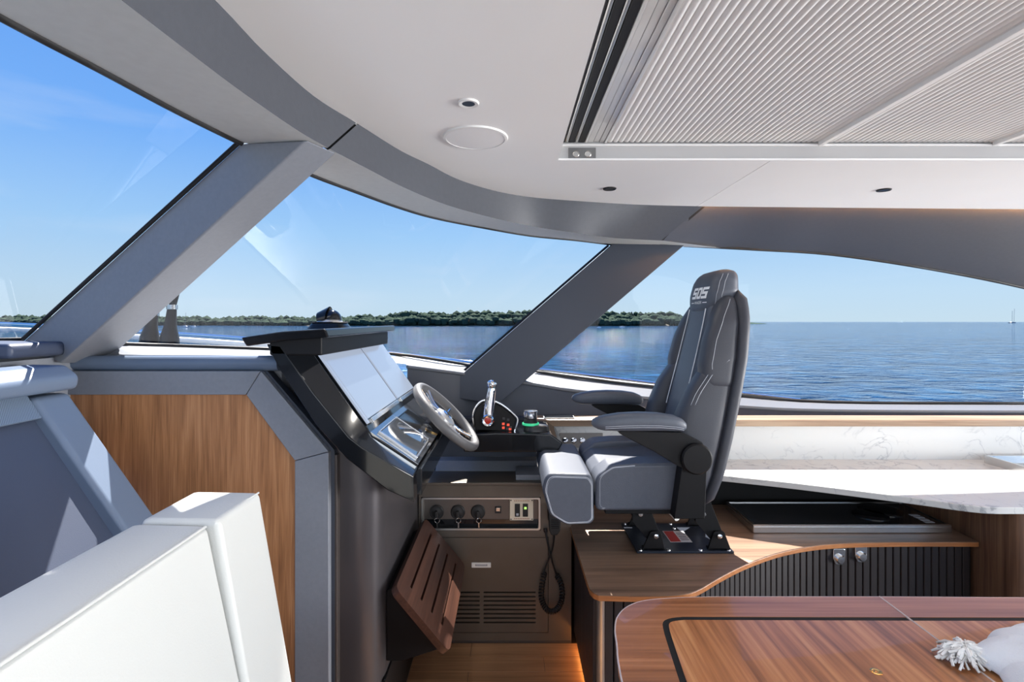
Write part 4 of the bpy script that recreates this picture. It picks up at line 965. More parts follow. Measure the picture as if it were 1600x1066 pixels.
# carcass behind the slats
fs2 = [(x + 0.0, y + 0.045) for x, y in front_s]
car = [(0.345, 2.86)] + [(0.345, 1.965)] + [p for p in fs2 if p[0] > 0.36] + [(2.18, 2.86)]
prism('carcass', car, 'Z', 0.06, PZ - 0.025, M_pit, pc, bevel=0)
prism('plinth', [(x + (0.02 if x < 1 else 0), y + 0.02) for x, y in car[1:-1]] + [(2.15, 2.84), (0.38, 2.84)], 'Z', 0.0, 0.06, M_blackm, pc, bevel=0)
# slats along the curved front
path = [Vector((x, y + inset, 0)) for x, y in front_s if x > 0.34]
path = resample(path, 400); SW = 0.0362
lens = [0]
for a, b in zip(path[:-1], path[1:]): lens.append(lens[-1] + (b - a).length)
def at_len(s):
    for i in range(len(lens) - 1):
        if lens[i + 1] >= s: return path[i].lerp(path[i + 1], (s - lens[i]) / max(1e-9, lens[i + 1] - lens[i]))
    return path[-1]
def slat_mesh():
    bm = bmesh.new(); h0, h1 = 0.065, PZ - 0.024; w_ = SW / 2 - 0.0022
    prof = [(-w_, 0.014), (-w_, 0.003), (-w_ + 0.003, 0), (w_ - 0.003, 0), (w_, 0.003), (w_, 0.014)]
    r0 = [bm.verts.new((a, b, h0)) for a, b in prof]; r1 = [bm.verts.new((a, b, h1)) for a, b in prof]
    n = len(prof)
    for k in range(n): bm.faces.new((r0[k], r0[(k + 1) % n], r1[(k + 1) % n], r1[k]))
    bm.faces.new(r0); bm.faces.new(r1); bmesh.ops.recalc_face_normals(bm, faces=bm.faces)
    me = bpy.data.meshes.new('slat'); bm.to_mesh(me); bm.free(); me.materials.append(M_slat); return me
sm = slat_mesh()
def put_slat(pos, rz):
    o = bpy.data.objects.new('slat', sm); COL.objects.link(o); o.parent = pc
    o.matrix_parent_inverse = Matrix.Translation(base_of(pc)).inverted(); o.location = pos; o.rotation_euler = (0, 0, rz)
s = SW * 0.6
while s < lens[-1] - SW * 0.4:
    a, b = at_len(s - SW * .4), at_len(s + SW * .4); t_ = b - a
    put_slat(at_len(s), math.atan2(t_.y, t_.x)); s += SW
y = 2.545 - SW / 2
while y > 1.975:
    put_slat(Vector((0.318, y, 0)), -PI / 2); y -= SW
lathe('corner_post', [(0.022, 0.065), (0.022, PZ - 0.025)], (0.352, 1.955, 0), (0, 0, 1), M_alu, pc, seg=20)
for px, py in ((1306, 866), (1342, 863.5)):
    q = U(px, py, 2.395); q.y = interp([p[0] for p in front_s], [p[1] for p in front_s], q.x) + 0.018
    lt = prism('latch', fillet([(q.x - 0.028, q.z + 0.036), (q.x + 0.028, q.z + 0.036), (q.x + 0.028, q.z - 0.012), (q.x + 0.016, q.z - 0.038), (q.x - 0.016, q.z - 0.038), (q.x - 0.028, q.z - 0.012)], 0.010, 4), 'Y', q.y - 0.006, q.y + 0.004, M_chrome, pc, bevel=0.002)
    lathe('latch_button', [(0.021, 0), (0.021, 0.010), (0.016, 0.015), (0, 0.016)], (q.x, q.y - 0.005, q.z - 0.010), (0, -1, 0), M_chrome, lt, seg=22)
o = tube('floor_light_strip', [(0.339, 1.98, 0.045), (0.339, 2.53, 0.045)], 0.006, M_amber, seg=6); tag(o, 'amber light strip at the foot of the slatted cabinet', 'light strip')

# griddle / glass topped cooker lid on the platform
gr = thing('griddle', (1.65, 2.62, PZ), 'low steel cased griddle with black glass top on the seat platform', 'griddle')
box('case', 1.172, 2.13, 2.466, 2.79, PZ + 0.001, PZ + 0.034, M_steel, gr, bevel=0.003)
plate('rim', rect(1.174, 2.128, 2.468, 2.788), [rect(1.186, 2.116, 2.480, 2.776)], 'Z', PZ + 0.034, PZ + 0.042, M_steel, gr)
box('glass_top', 1.186, 2.116, 2.480, 2.776, PZ + 0.034, PZ + 0.038, mat('smoked_mirror_glass', (0.03, 0.032, 0.036), 0.05, ior=2.2), gr, bevel=0.001)
lathe('burner', [(0.10, 0.0), (0.10, 0.004), (0.09, 0.006), (0.0, 0.006)], (1.93, 2.67, PZ + 0.038), (0, 0, 1), M_glasstop, gr, seg=32)
lathe('burner', [(0.08, 0.0), (0.08, 0.004), (0.07, 0.006), (0.0, 0.006)], (1.83, 2.60, PZ + 0.038), (0, 0, 1), M_glasstop, gr, seg=32)
for k in range(4):
    box('touch_key', 2.03 + 0.0 * k, 2.075, 2.50 + k * 0.03, 2.52 + k * 0.03, PZ + 0.038, PZ + 0.0395, M_greyp, gr, bevel=0)

# ------------------------------------------------------------------ helm seat
SY = 2.41
hs = thing('helm_chair', (0.77, SY, PZ), 'slate leather helm seat with armrests, on a black suspension base', 'chair')
def srect(cx, cy, hx, hy, z, n=24, e=0.55):
    out = []
    for k in range(n):
        a = 2 * PI * k / n; c_, s_ = math.cos(a), math.sin(a)
        out.append(Vector((cx + math.copysign(abs(c_) ** e, c_) * hx, cy + math.copysign(abs(s_) ** e, s_) * hy, z)))
    return out
def column(name, zs, fx0, fx1, fy, fw, m, parent, n=28, e=0.5, rnd_=0.03, steps=22):
    """upholstered piece: front x, rear x, centre y and half width given along the height"""
    z0, z1 = zs; rings = []
    for i in range(steps + 1):
        z = z0 + (z1 - z0) * i / steps
        dz = min(z - z0, z1 - z); k = 1.0
        if dz < rnd_: k = math.sqrt(max(0.0, 1 - (1 - dz / rnd_) ** 2))
        sh = (1 - k) * min(rnd_, 0.9 * fw(z), 0.45 * (fx1(z) - fx0(z)))
        a, b = fx0(z) + sh, fx1(z) - sh
        rings.append(srect((a + b) / 2, fy(z), max((b - a) / 2, 0.003), max(fw(z) - sh, 0.003), z, n, e))
    return loft(name, rings, m, parent, smooth=60)
ZR = [0.80, 0.95, 1.1, 1.25, 1.45, 1.6, 1.72, 1.84]
XRR = [0.85, 0.895, 0.93, 0.96, 1.00, 1.02, 1.03, 1.03]
XF = [0.70, 0.715, 0.75, 0.785, 0.835, 0.87, 0.895, 0.91]
rear = lambda z: interp(ZR, XRR, z)
front_c = lambda z: interp(ZR, XF, z)
wid = lambda z: interp([0.80, 0.86, 0.95, 1.1, 1.3, 1.45, 1.6, 1.68, 1.76], [0.225, 0.25, 0.268, 0.272, 0.272, 0.262, 0.24, 0.205, 0.15], z)
column('back_shell', (0.805, 1.745), lambda z: rear(z) - 0.05, lambda z: rear(z) + 0.012, lambda z: SY, lambda z: wid(z) + 0.004, M_seatd, hs, rnd_=0.05, e=0.45)
column('back_centre', (0.93, 1.72), front_c, lambda z: rear(z) - 0.04, lambda z: SY, lambda z: interp([0.9, 1.2, 1.5, 1.72], [0.17, 0.165, 0.155, 0.13], z), M_seat, hs, e=0.5, rnd_=0.04)
for sg in (-1, 1):
    # lower wing: deep at the hip, running out backwards at shoulder height
    lw_f = lambda z: interp([0.86, 0.95, 1.08, 1.2, 1.3, 1.38, 1.455], [0.70, 0.668, 0.680, 0.712, 0.755, 0.81, 0.90], z)
    lw = column('lower_wing', (0.85, 1.46), lw_f, lambda z: rear(z) - 0.035, lambda z: SY + sg * (wid(z) - 0.062), lambda z: interp([0.85, 1.2, 1.46], [0.068, 0.066, 0.05], z), M_seatd, hs, e=0.6, rnd_=0.04, steps=30)
    up_f = lambda z: interp([1.32, 1.42, 1.52, 1.62, 1.71], [0.815, 0.812, 0.835, 0.875, 0.925], z)
    column('shoulder_wing', (1.30, 1.725), up_f, lambda z: rear(z) - 0.035, lambda z: SY + sg * (wid(z) - 0.055), lambda z: interp([1.3, 1.5, 1.72], [0.055, 0.052, 0.048], z), M_seatd, hs, e=0.6, rnd_=0.05, steps=26)
    def seam(fn, zs, off, dx=0.0):
        z0, z1 = zs; P = []
        for i in range(25):
            z = z0 + (z1 - z0) * i / 24; P.append(Vector((fn(z) + dx, SY + sg * (wid(z) + off), z)))
        return P
    tube('stitching', seam(lw_f, (0.92, 1.44), -0.0035, 0.040), 0.0010, M_stitch, hs, seg=5)
    tube('stitching', seam(lw_f, (0.94, 1.44), -0.0085, 0.024), 0.0010, M_stitch, hs, seg=5)
    tube('stitching', seam(up_f, (1.40, 1.70), -0.0035, 0.036), 0.0009, M_stitch, hs, seg=5)
    tube('piping', [Vector((front_c(z) - 0.001, SY + sg * interp([0.9, 1.2, 1.5, 1.72], [0.125, 0.12, 0.112, 0.10], z), z)) for z in [1.2 + 0.46 * i / 20 for i in range(21)]], 0.0026, M_pipe, hs, seg=6)
hx0 = lambda z: interp([1.62, 1.66, 1.72, 1.78, 1.84], [0.888, 0.872, 0.876, 0.892, 0.925], z)
hw = lambda z: interp([1.62, 1.65, 1.69, 1.74, 1.79, 1.838], [0.095, 0.125, 0.150, 0.156, 0.148, 0.125], z)
HE = 0.62
def hface(y, z):                                    # x of the headrest's curved front
    a, b = hx0(z), rear(z) + 0.004; t_ = min(0.999, abs((y - SY) / hw(z)))
    return (a + b) / 2 - (b - a) / 2 * (1 - t_ ** (2 / HE)) ** (HE / 2)
hr = column('headrest', (1.632, 1.838), hx0, lambda z: rear(z) + 0.004, lambda z: SY, hw, M_seat, hs, e=HE, n=48, rnd_=0.035, steps=30)
for off in (0.036, 0.058):
    P = []
    for i in range(17):
        z = 1.675 + 0.14 * i / 16; x = hx0(z) + off; a, b = hx0(z), rear(z) + 0.004
        t_ = abs((x - (a + b) / 2) / ((b - a) / 2)); y_ = hw(z) * (1 - min(.999, t_) ** (2 / HE)) ** (HE / 2)
        P.append(Vector((x, SY - y_ - 0.0005, z)))
    tube('stitching', P, 0.0009, M_stitch, hr, seg=5)
# embroidered number on the headrest
zc = 1.722; YC = 2.375
GW, GH, GS = 0.046, 0.052, 0.0115
def wrap(a, b, l): 
    y_ = YC - (a + b * 0.20); z_ = zc + b
    return Vector((hface(y_, z_) - 0.0006 - l, y_, z_))
def seg_poly(pts):
    n = len(pts); vs = [wrap(a, b, l) for l in (0.0, 0.0012) for a, b in pts]
    return vs, [tuple(range(n)), tuple(range(n, 2 * n))] + [(i, (i + 1) % n, n + (i + 1) % n, n + i) for i in range(n)]
def bar(a0, a1, b0, b1): return [(a0, b0), ((a0 + a1) / 2, b0), (a1, b0), (a1, b1), ((a0 + a1) / 2, b1), (a0, b1)]
hb_ = GH / 2
GLY = {'5': [bar(0, GW, GH - GS, GH), bar(0, GS, hb_, GH - GS), bar(0, GW, hb_ - GS / 2, hb_ + GS / 2), bar(GW - GS, GW, GS, hb_ - GS / 2), bar(0, GW, 0, GS)],
       '0': [bar(0.004, GW - .004, GH - GS, GH), bar(0.004, GW - .004, 0, GS), bar(0, GS, GS * .6, GH - GS * .6), bar(GW - GS, GW, GS * .6, GH - GS * .6)]}
for k, g in enumerate('505'):
    ox = (-1.5 + k) * (GW + 0.007); V, Fc = [], []
    for bp_ in GLY[g]:
        vs, fs = seg_poly([(a + ox, b - GH * .3) for a, b in bp_]); Fc += [tuple(i + len(V) for i in f) for f in fs]; V += vs
    mesh('emblem_digit', V, Fc, M_text, hr, smooth=0)
zt_ = -0.034
tw_ = text_mesh('emblem_word', 'INVADER', 0.019, Matrix.Identity(4), M_text, hr, ext=0.0)
for v in tw_.data.vertices: v.co = wrap(v.co.x, v.co.y + zt_, 0.0008)
tw_.data.update()
for s0, s1 in ((-0.080, -0.050), (0.050, 0.080)):
    vs, fs = seg_poly([(s0, zt_ - .0017), ((s0 + s1) / 2, zt_ - .0017), (s1, zt_ - .0017), (s1, zt_ + .0017), ((s0 + s1) / 2, zt_ + .0017), (s0, zt_ + .0017)])
    mesh('emblem_dash', vs, fs, M_text, hr, smooth=0)
# cushions
Yn, Yf = 2.135, 2.685
pf = fillet([(0.134, 0.90), (0.150, 0.968), (0.335, 0.962), (0.352, 0.93), (0.352, 0.77), (0.335, 0.752), (0.235, 0.748), (0.165, 0.79)], [0.06, 0.05, 0.03, 0.03, 0.02, 0.02, 0.05, 0.05], 5)
fb_ = prism('front_bolster', pf, 'Y', Yn, Yf, M_seat, hs, bevel=0.022, seg=4)
def inset_loop(poly, k):
    cx_ = sum(p[0] for p in poly) / len(poly); cz_ = sum(p[1] for p in poly) / len(poly)
    return [(cx_ + (a - cx_) * k, cz_ + (b - cz_) * k) for a, b in poly]
tube('stitching', [Vector((a, Yn + 0.0008, b)) for a, b in inset_loop(pf, 0.865)], 0.0010, M_stitch, fb_, seg=5, closed=True)
tube('stitching', [Vector((a, Yn + 0.0012, b)) for a, b in inset_loop(pf, 0.90)], 0.0010, M_stitch, fb_, seg=5, closed=True)
base_prof = fillet([(0.357, 0.82), (0.357, 0.94), (0.40, 0.972), (0.72, 0.985), (0.74, 0.815)], [0.02, 0.03, 0.03, 0.02, 0.02], 4)
prism('seat_cushion', base_prof, 'Y', Yn + 0.12, Yf - 0.12, M_seat, hs, bevel=0.02, seg=4)
side_prof = fillet([(0.357, 0.81), (0.357, 0.955), (0.42, 0.998), (0.52, 1.006), (0.74, 1.01), (0.75, 0.812)], [0.025, 0.05, 0.05, 0.03, 0.02, 0.02], 5)
for y0, y1, sg in ((Yn, Yn + 0.135, -1), (Yf - 0.135, Yf, 1)):
    sb_ = prism('side_bolster', side_prof, 'Y', y0, y1, M_seat, hs, bevel=0.024, seg=4)
    yy = y0 if sg < 0 else y1
    lp = inset_loop(side_prof, 0.895)
    tube('stitching', [Vector((a, yy + (0.0008 if sg < 0 else -0.0008), b)) for a, b in lp if a < 0.68], 0.0010, M_stitch, sb_, seg=5)
    lp = inset_loop(side_prof, 0.925)
    tube('stitching', [Vector((a, yy + (0.0015 if sg < 0 else -0.0015), b)) for a, b in lp if a < 0.68], 0.0010, M_stitch, sb_, seg=5)
box('seat_pan', 0.40, 0.80, Yn + 0.02, Yf - 0.02, 0.790, 0.818, M_blackm, hs, bevel=0.004)
# armrests
AYn, AYf = 2.075, 2 * SY - 2.075
for ay in (AYn, AYf):
    d_ = 1 if ay < SY else -1
    q = 0.075
    rings = []
    xs = [0.330, 0.336, 0.352, 0.38, 0.44, 0.52, 0.60, 0.66, 0.695, 0.708, 0.712]
    ct = [1.190, 1.190, 1.190, 1.191, 1.195, 1.197, 1.196, 1.191, 1.184, 1.180, 1.180]
    hz_ = [0.004, 0.014, 0.023, 0.030, 0.036, 0.038, 0.036, 0.032, 0.024, 0.014, 0.004]
    hy_ = [0.008, 0.020, 0.030, 0.036, 0.040, 0.041, 0.040, 0.037, 0.031, 0.022, 0.008]
    for x, c_, hz__, hy__ in zip(xs, ct, hz_, hy_):
        ring = []
        for k in range(16):
            a = 2 * PI * k / 16
            cz = math.copysign(abs(math.sin(a)) ** 0.75, math.sin(a)); cy_ = math.copysign(abs(math.cos(a)) ** 0.6, math.cos(a))
            ring.append(Vector((x, ay + cy_ * hy__, c_ + cz * hz__)))
        rings.append(ring)
    ap = loft('arm_pad', rings, M_seat, hs, smooth=70)
    for dz in (-0.010, -0.017):
        tube('stitching', [Vector((x, ay - d_ * (hy__ + 0.0003) * 0.985, c_ + dz)) for x, c_, hy__ in zip(xs[3:9], ct[3:9], hy_[3:9])], 0.0009, M_stitch, ap, seg=5)
    arm = [xz(a, b, 2.075) for a, b in [(958, 672), (1062, 674), (1095, 690), (1108, 712), (1100, 735), (1078, 738), (1058, 727), (1020, 704), (985, 686)]]
    prism('arm_bracket', fillet(arm, 0.012, 3), 'Y', ay - 0.022, ay + 0.022, M_blackm, hs, bevel=0.004)
    lathe('arm_pivot', [(0.058, 0.0), (0.062, 0.006), (0.062, 0.020), (0.056, 0.026), (0.0, 0.027)], (0.744, ay - d_ * 0.018, 1.053), (0, -d_, 0), M_blackm, hs, seg=36)
    mount = [(0.695, 1.01), (0.80, 1.03), (0.79, 0.80), (0.665, 0.80)]
    prism('arm_mount', mount, 'Y', min(ay, ay + d_ * 0.06), max(ay, ay + d_ * 0.06), M_blackm, hs, bevel=0.004)
# suspension base
sb = thing('suspension_pedestal', (0.77, SY, PZ), 'black steel suspension base bolted to the platform under the helm seat', 'seat base')
box('floor_plate', 0.558, 0.985, 2.25, 2.57, PZ + 0.0005, PZ + 0.010, mat('dark_blue_grey_plate', lin(48, 54, 66), 0.3, metal=0.4), sb, bevel=0.002)
for yy in (2.265, 2.53):
    for x0_, x1_, xp in ((0.585, 0.685, 0.645), (0.875, 0.978, 0.925)):
        prism('lug', fillet([(x0_, PZ + 0.010), (x1_, PZ + 0.010), (xp + 0.022, PZ + 0.092), (xp - 0.022, PZ + 0.092)], [0, 0, 0.015, 0.015]), 'Y', yy, yy + 0.012, M_blackm, sb, bevel=0.001)
        box('lug_foot', x0_ + 0.005, x1_ - 0.005, yy, yy + 0.035, PZ + 0.010, PZ + 0.018, M_blackm, sb, bevel=0.002)
        lathe('bolt', [(0.011, 0), (0.011, 0.006), (0.005, 0.009), (0, 0.009)], (xp, yy - 0.001, PZ + 0.072), (0, -1, 0), M_chrome, sb, seg=6)
        ux = xp - 0.055
        prism('link_arm', fillet([(xp + 0.03, PZ + 0.055), (xp - 0.028, PZ + 0.045), (ux - 0.045, PZ + 0.13), (ux - 0.045, 0.805), (ux + 0.02, 0.805)], 0.008), 'Y', yy + 0.013, yy + 0.028, M_blackm, sb, bevel=0.001)
        lathe('bolt', [(0.010, 0), (0.010, 0.005), (0, 0.006)], (ux - 0.01, yy + 0.012, 0.745), (0, -1, 0), M_steel, sb, seg=12)
for x_, y_ in ((0.575, 2.262), (0.70, 2.262), (0.84, 2.262), (0.965, 2.262), (0.575, 2.555), (0.80, 2.555), (0.965, 2.555), (0.80, 2.50)):
    lathe('bolt', [(0.009, 0), (0.008, 0.004), (0, 0.005)], (x_, y_, PZ + 0.010), (0, 0, 1), M_steel, sb, seg=10)
wl = box('warning_label', 0.735, 0.835, 2.345, 2.47, PZ + 0.0101, PZ + 0.0108, M_greyp, sb, bevel=0)
box('label_red_field', 0.738, 0.785, 2.349, 2.466, PZ + 0.0108, PZ + 0.0112, M_redp, wl, bevel=0)
for k in range(5): box('label_line', 0.792, 0.828, 2.366 + k * 0.019, 2.372 + k * 0.019, PZ + 0.0108, PZ + 0.0112, M_lining, wl, bevel=0)
tube('lever_rod', [(0.665, 2.33, 0.80), (0.70, 2.22, 0.775)], 0.009, M_alu, sb, seg=10)
tube('lever_grip', [(0.690, 2.25, 0.782), (0.712, 2.18, 0.763)], 0.013, mat('milky_plastic', (0.75, 0.74, 0.68), 0.4), sb, seg=12)
box('slide_rail', 0.46, 0.82, 2.30, 2.33, 0.788, 0.80, M_blackm, sb, bevel=0.002)
box('slide_rail', 0.46, 0.82, 2.52, 2.55, 0.788, 0.80, M_blackm, sb, bevel=0.002)

# ------------------------------------------------------------------ dining table in the foreground
TZ = 0.75
def ont(px, py): v = Uz(px, py, TZ); return (v.x, v.y)
tb = thing('dining_table', (1.2, 0.9, 0), 'glossy walnut dining table with dark inlay in the right foreground', 'table')
left = [(0.235, 0.35), (0.262, 1.15), ont(964, 1005), ont(961.5, 980), ont(966, 962), ont(982, 947), ont(1010, 938), ont(1060, 934), ont(1120, 932.5)]
lft = [(p.x, p.y) for p in smooth_pts([Vector((a, b, 0)) for a, b in left], 5)]
yt = lft[-1][1]
XS = 1.141
leafA = [(0.235, 0.30)] + lft + [(XS - 0.001, yt), (XS - 0.001, 0.30)]
leafB = [(XS + 0.004, 0.30), (XS + 0.004, yt), (2.9, yt - 0.02), (2.9, 0.30)]
INL = 0.012
def inset_poly(poly, d):
    n = len(poly); out = []
    area2 = sum(poly[i][0] * poly[(i + 1) % n][1] - poly[(i + 1) % n][0] * poly[i][1] for i in range(n)); sgn = 1 if area2 > 0 else -1
    for i in range(n):
        a, p, b = Vector(poly[i - 1]), Vector(poly[i]), Vector(poly[(i + 1) % n])
        e1 = (p - a).normalized(); e2 = (b - p).normalized()
        n1 = Vector((-e1.y, e1.x)) * sgn; n2_ = Vector((-e2.y, e2.x)) * sgn
        bi = (n1 + n2_); l = bi.length
        if l < 1e-6: out.append(tuple(p + n1 * d)); continue
        bi /= l; out.append(tuple(p + bi * (d / max(0.4, bi.dot(n1)))))
    return out
def shift_right(poly, x): return [(min(a, x), b) for a, b in poly]
# inner field outlines (offset from the rim, but running through at the leaf joint)
big = [(0.235, 0.30)] + lft + [(3.2, yt - 0.03), (3.2, 0.30)]
in_poly = [ont(1062, 1066), ont(1046, 1016), ont(1037, 986), ont(1036, 972), ont(1046, 966), ont(1066, 963.5)]
ip = [(p.x, p.y) for p in smooth_pts([Vector((a, b, 0)) for a, b in in_poly], 4)]
yin = ip[-1][1]
ip = [(0.36, 0.36)] + ip
fldA = ip + [(XS - 0.001, yin - 0.004), (XS - 0.001, 0.36)]
fldB = [(XS + 0.004, 0.36), (XS + 0.004, yin - 0.004), (2.78, yin - 0.01), (2.78, 0.36)]
for lf, fd_, nm in ((leafA, fldA, 'near'), (leafB, fldB, 'aft')):
    side = [p for p in fd_]
    if lf is leafA:
        ino = [(a + (0 if a > XS - 0.01 else 0.0), b) for a, b in fd_]
        inn2 = [(a + 0.016 if a < XS - 0.01 else a, b - 0.013 if b > 1.0 and a > 0.46 else b) for a, b in fd_]
        inn2 = inset_poly(fd_, 0.017); inn2 = [(min(a, XS - 0.001) if a > 0.9 else a, b) for a, b in inn2]
        inn2[-2] = (XS - 0.001, inn2[-2][1]); inn2[-1] = (XS - 0.001, inn2[-1][1])
    else:
        inn2 = inset_poly(fd_, 0.017); inn2[0] = (XS + 0.004, inn2[0][1]); inn2[1] = (XS + 0.004, inn2[1][1])
    # border plate, recessed dark inlay, inner field
    leaf = prism('leaf', lf, 'Z', TZ - 0.040, TZ - 0.004, M_tabedge, tb, bevel=0.006, seg=3)
    if lf is leafA:
        brd = lf[:-2] + [(XS - 0.001, yt), (XS - 0.001, yin - 0.004)] + [p for p in fd_[:-2]][::-1] + [(0.36, 0.30)]
        brd = lf[:-1] + [fd_[-2]] + fd_[:-2][::-1] + [(0.36, 0.30)]
    else:
        brd = [fd_[1], lf[1], lf[2], lf[3], (2.78, 0.30), fd_[2]]
    prism('border', brd, 'Z', TZ - 0.004, TZ, M_tabedge, leaf, bevel=0)
    prism('inlay', fd_, 'Z', TZ - 0.004, TZ - 0.0012, M_pit, leaf, bevel=0)
    prism('field', inn2, 'Z', TZ - 0.004, TZ, M_table, leaf, bevel=0)
rim = [Vector((a, b, TZ - 0.003)) for a, b in lft] + [Vector((XS - 0.002, yt, TZ - 0.003))]
tube('rim_bead', rim, 0.0035, mat('pale_lacquer_edge', lin(206, 188, 182), 0.12, coat=1.0), tb, seg=8)
tube('rim_bead', [(XS + 0.005, yt, TZ - 0.003), (2.9, yt - 0.02, TZ - 0.003)], 0.0035, MATS['pale_lacquer_edge'], tb, seg=8)
tube('joint_bead', [(XS + 0.0015, 0.30, TZ - 0.001), (XS + 0.0015, yt, TZ - 0.001)], 0.0034, MATS['pale_lacquer_edge'], tb, seg=8)
c = Uz(1369, 1050, TZ)
lathe('brass_stud', [(0.013, -0.001), (0.013, 0.001), (0.009, 0.0015), (0.008, 0.0005), (0, 0.0005)], c, (0, 0, 1), M_gold, tb, seg=22)
box('pedestal', 1.25, 1.65, 0.65, 1.05, 0.02, TZ - 0.04, M_alu, tb, bevel=0.02)
box('foot', 1.1, 1.8, 0.5, 1.2, 0.0, 0.02, M_alu, tb, bevel=0.006)

# towel with a tasselled corner
tw = thing('towel', Uz(1560, 1050, TZ), 'folded white towel with a tasselled corner on the table', 'towel')
def blob_cloth(name, cx_, cy_, rx, ry, h, seed, lean=0.0, zb=TZ):
    n, mm = 26, 14; rings = []
    for j in range(mm + 1):
        t_ = j / mm; rr = math.sin(min(1, t_ * 1.02) * PI / 2) ** 0.8; hh = (math.cos(t_ * PI / 2)) ** 0.75
        ring = []
        for k in range(n):
            a = 2 * PI * k / n
            f = 1 + 0.16 * noise.noise(Vector((math.cos(a) * 1.8, math.sin(a) * 1.8, seed))) + 0.06 * math.sin(7 * a + seed) * t_
            z_ = h * hh * (1 + 0.22 * noise.noise(Vector((math.cos(a) * rr * 2.6, math.sin(a) * rr * 2.6, seed + 4)))) 
            ring.append(Vector((cx_ + math.cos(a) * rx * rr * f, cy_ + math.sin(a) * ry * rr * f, zb + 0.0015 + max(0.0, z_))))
        rings.append(ring)
    return loft(name, rings, M_towel, tw, caps=True, smooth=180, sub=1)
q = Uz(1600, 1050, TZ)
blob_cloth('fold', q.x + 0.085, q.y + 0.0, 0.19, 0.105, 0.058, 1.3)
blob_cloth('fold', q.x + 0.035, q.y - 0.11, 0.165, 0.12, 0.055, 5.1)
blob_cloth('fold', q.x + 0.145, q.y + 0.03, 0.17, 0.11, 0.066, 8.7)
tq = Uz(1506, 1034, TZ); rng = random.Random(11)
tz0 = Vector((tq.x, tq.y, TZ + 0.034))
bm = bmesh.new()
def strand(bm, P, r):
    rings = []
    for i, p in enumerate(P):
        t_ = (P[min(i + 1, len(P) - 1)] - P[max(i - 1, 0)]).normalized(); u = t_.orthogonal().normalized(); v = t_.cross(u); rr = r * (1 - 0.35 * i / (len(P) - 1))
        rings.append([bm.verts.new(p + (u * math.cos(2 * PI * k / 5) + v * math.sin(2 * PI * k / 5)) * rr) for k in range(5)])
    for a, b in zip(rings[:-1], rings[1:]):
        for k in range(5): bm.faces.new((a[k], a[(k + 1) % 5], b[(k + 1) % 5], b[k]))
    bm.faces.new(rings[-1])
for k in range(150):
    ang = rng.uniform(-PI, PI); el = rng.uniform(-0.25, 1.35); L = rng.uniform(0.045, 0.068)
    dv = Vector((math.cos(ang) * math.cos(el), math.sin(ang) * math.cos(el) * 0.8, math.sin(el) * 0.55))
    P = []
    for i in range(5):
        t_ = i / 4; p = tz0 + dv * L * t_ + Vector((0, 0, -0.026 * t_ * t_)); p.z = max(p.z, TZ + 0.004)
        P.append(p + Vector((rng.uniform(-.002, .002), rng.uniform(-.002, .002), 0)) * i)
    strand(bm, P, rng.uniform(0.004, 0.0062))
ts = finish('tassel', bm, M_towelw, tw, smooth=60); ts['kind'] = 'stuff'

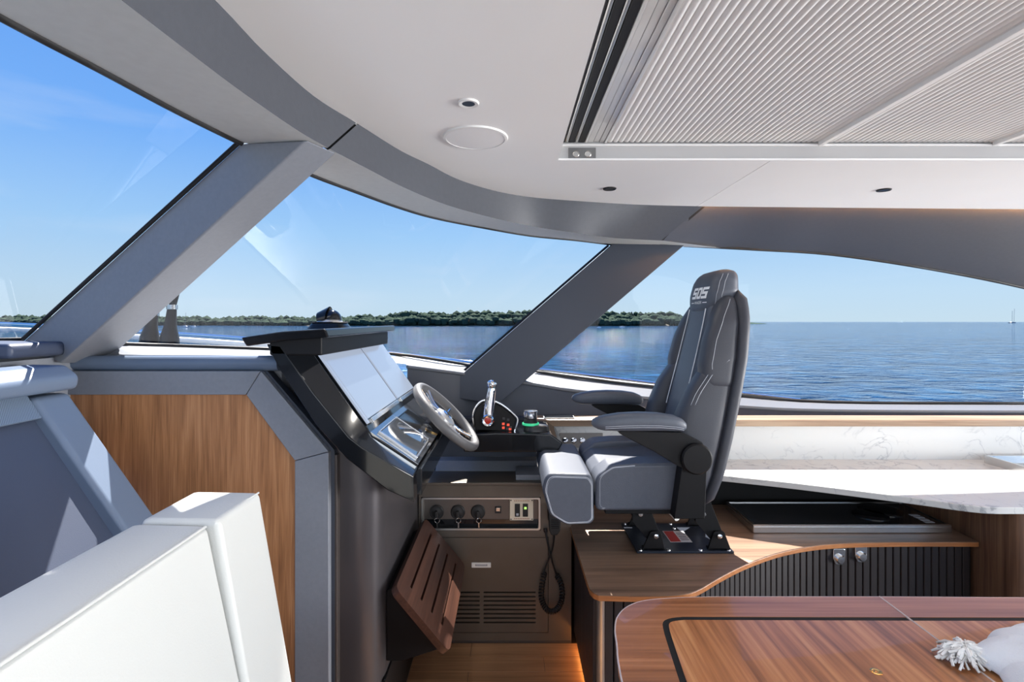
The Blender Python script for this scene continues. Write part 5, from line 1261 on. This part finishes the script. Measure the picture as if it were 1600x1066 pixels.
# ------------------------------------------------------------------ outside: rails, posts, boats
rail = smooth_pts([U(-300, 500, 4.2), U(0, 506, 4.2), U(215, 518, 4.1), U(430, 533, 4.0), U(640, 556, 3.75), U(735, 567, 3.62), U(840, 578, 3.6), U(1020, 600, 3.6), U(1250, 626, 3.6)], 8)
o = tube('guard_rail', rail, 0.016, M_chrome, seg=10); tag(o, 'polished steel guard rail outside the windows', 'rail')
o2 = [p + Vector((0, 0.06, -0.05)) for p in rail]
o = tube('deck_moulding', o2, 0.022, M_whitep, seg=8); tag(o, 'white moulding along the side deck below the steel rail', 'moulding')
for pts, lab in (([(232, 540), (236, 512), (240, 490), (262, 430)], 'tapered dark post outside the side window, left one behind the pillar'), ([(264, 540), (266, 512), (269, 480), (285, 420)], 'tapered dark post outside the side window, right one of the pair')):
    P = [U(a, b, 2.75) for a, b in pts]
    t = thing('antenna_post', P[0], lab, 'post', 'dark posts outside the side window')
    tube('base', [P[0] + Vector((0, 0, -0.05)), P[0].lerp(P[1], 0.5), P[1], P[1].lerp(P[2], 0.5), P[2]], [0.055, 0.045, 0.032, 0.026, 0.022], mat('weathered_grey_metal', lin(24, 25, 28), 0.35, metal=0.5), t, seg=14)
    tube('mast', [P[2], P[3]], 0.018, M_rub, t, seg=10)
    tube('clamp', [P[2] + Vector((0, 0, -0.012)), P[2] + Vector((0, 0, 0.012))], 0.027, M_steel, t, seg=12)
def boat(px, dist, L, mast, lab, hullc=(0.75, 0.75, 0.75), masts=1):
    c = Vector(((px - CX) / F * dist, dist, SEA_Z))
    t = thing('sailboat' if mast else 'motorboat', c, lab, 'boat')
    hl = [(-L / 2, 0.10 * L), (-L * .42, -0.1), (L * .42, -0.1), (L * .55, 0.13 * L)]
    prism('hull', [(c.x + a, c.z + b) for a, b in hl], 'Y', dist - L * .14, dist + L * .14, mat('boat_hull_%d' % int(hullc[0] * 100), hullc, 0.5), t, bevel=0)
    prism('cabin', [(c.x - L * .2, c.z + .1 * L), (c.x - L * .12, c.z + .2 * L), (c.x + L * .15, c.z + .2 * L), (c.x + L * .25, c.z + .12 * L)], 'Y', dist - L * .1, dist + L * .1, M_whitep, t, bevel=0)
    for k in range(masts if mast else 0):
        tube('mast', [(c.x + L * (0.05 + 0.3 * k), dist, c.z), (c.x + L * (0.09 + 0.34 * k), dist, c.z + mast * (1 - 0.15 * (k == 0 and masts > 1)))], 0.06 * dist / 400 * 1.6, mat('grey_mast', lin(110, 118, 128), 0.5), t, seg=6)
boat(1581, 1500, 18, 42, 'grey sailboat far out at the right end of the horizon', (0.16, 0.19, 0.24), 2)
boat(289, 330, 5.5, 9.5, 'small moored sailboat seen just right of the dark posts', (0.55, 0.56, 0.58))
boat(303, 360, 4.0, 0, 'small white motorboat moored near the left shore')
boat(936, 330, 2.6, 0, 'tiny white motorboat left of the helm seat, closest to the slanted pillar')
boat(972, 340, 3.6, 0, 'low white motorboat moored off the wooded shore just left of the helm seat')
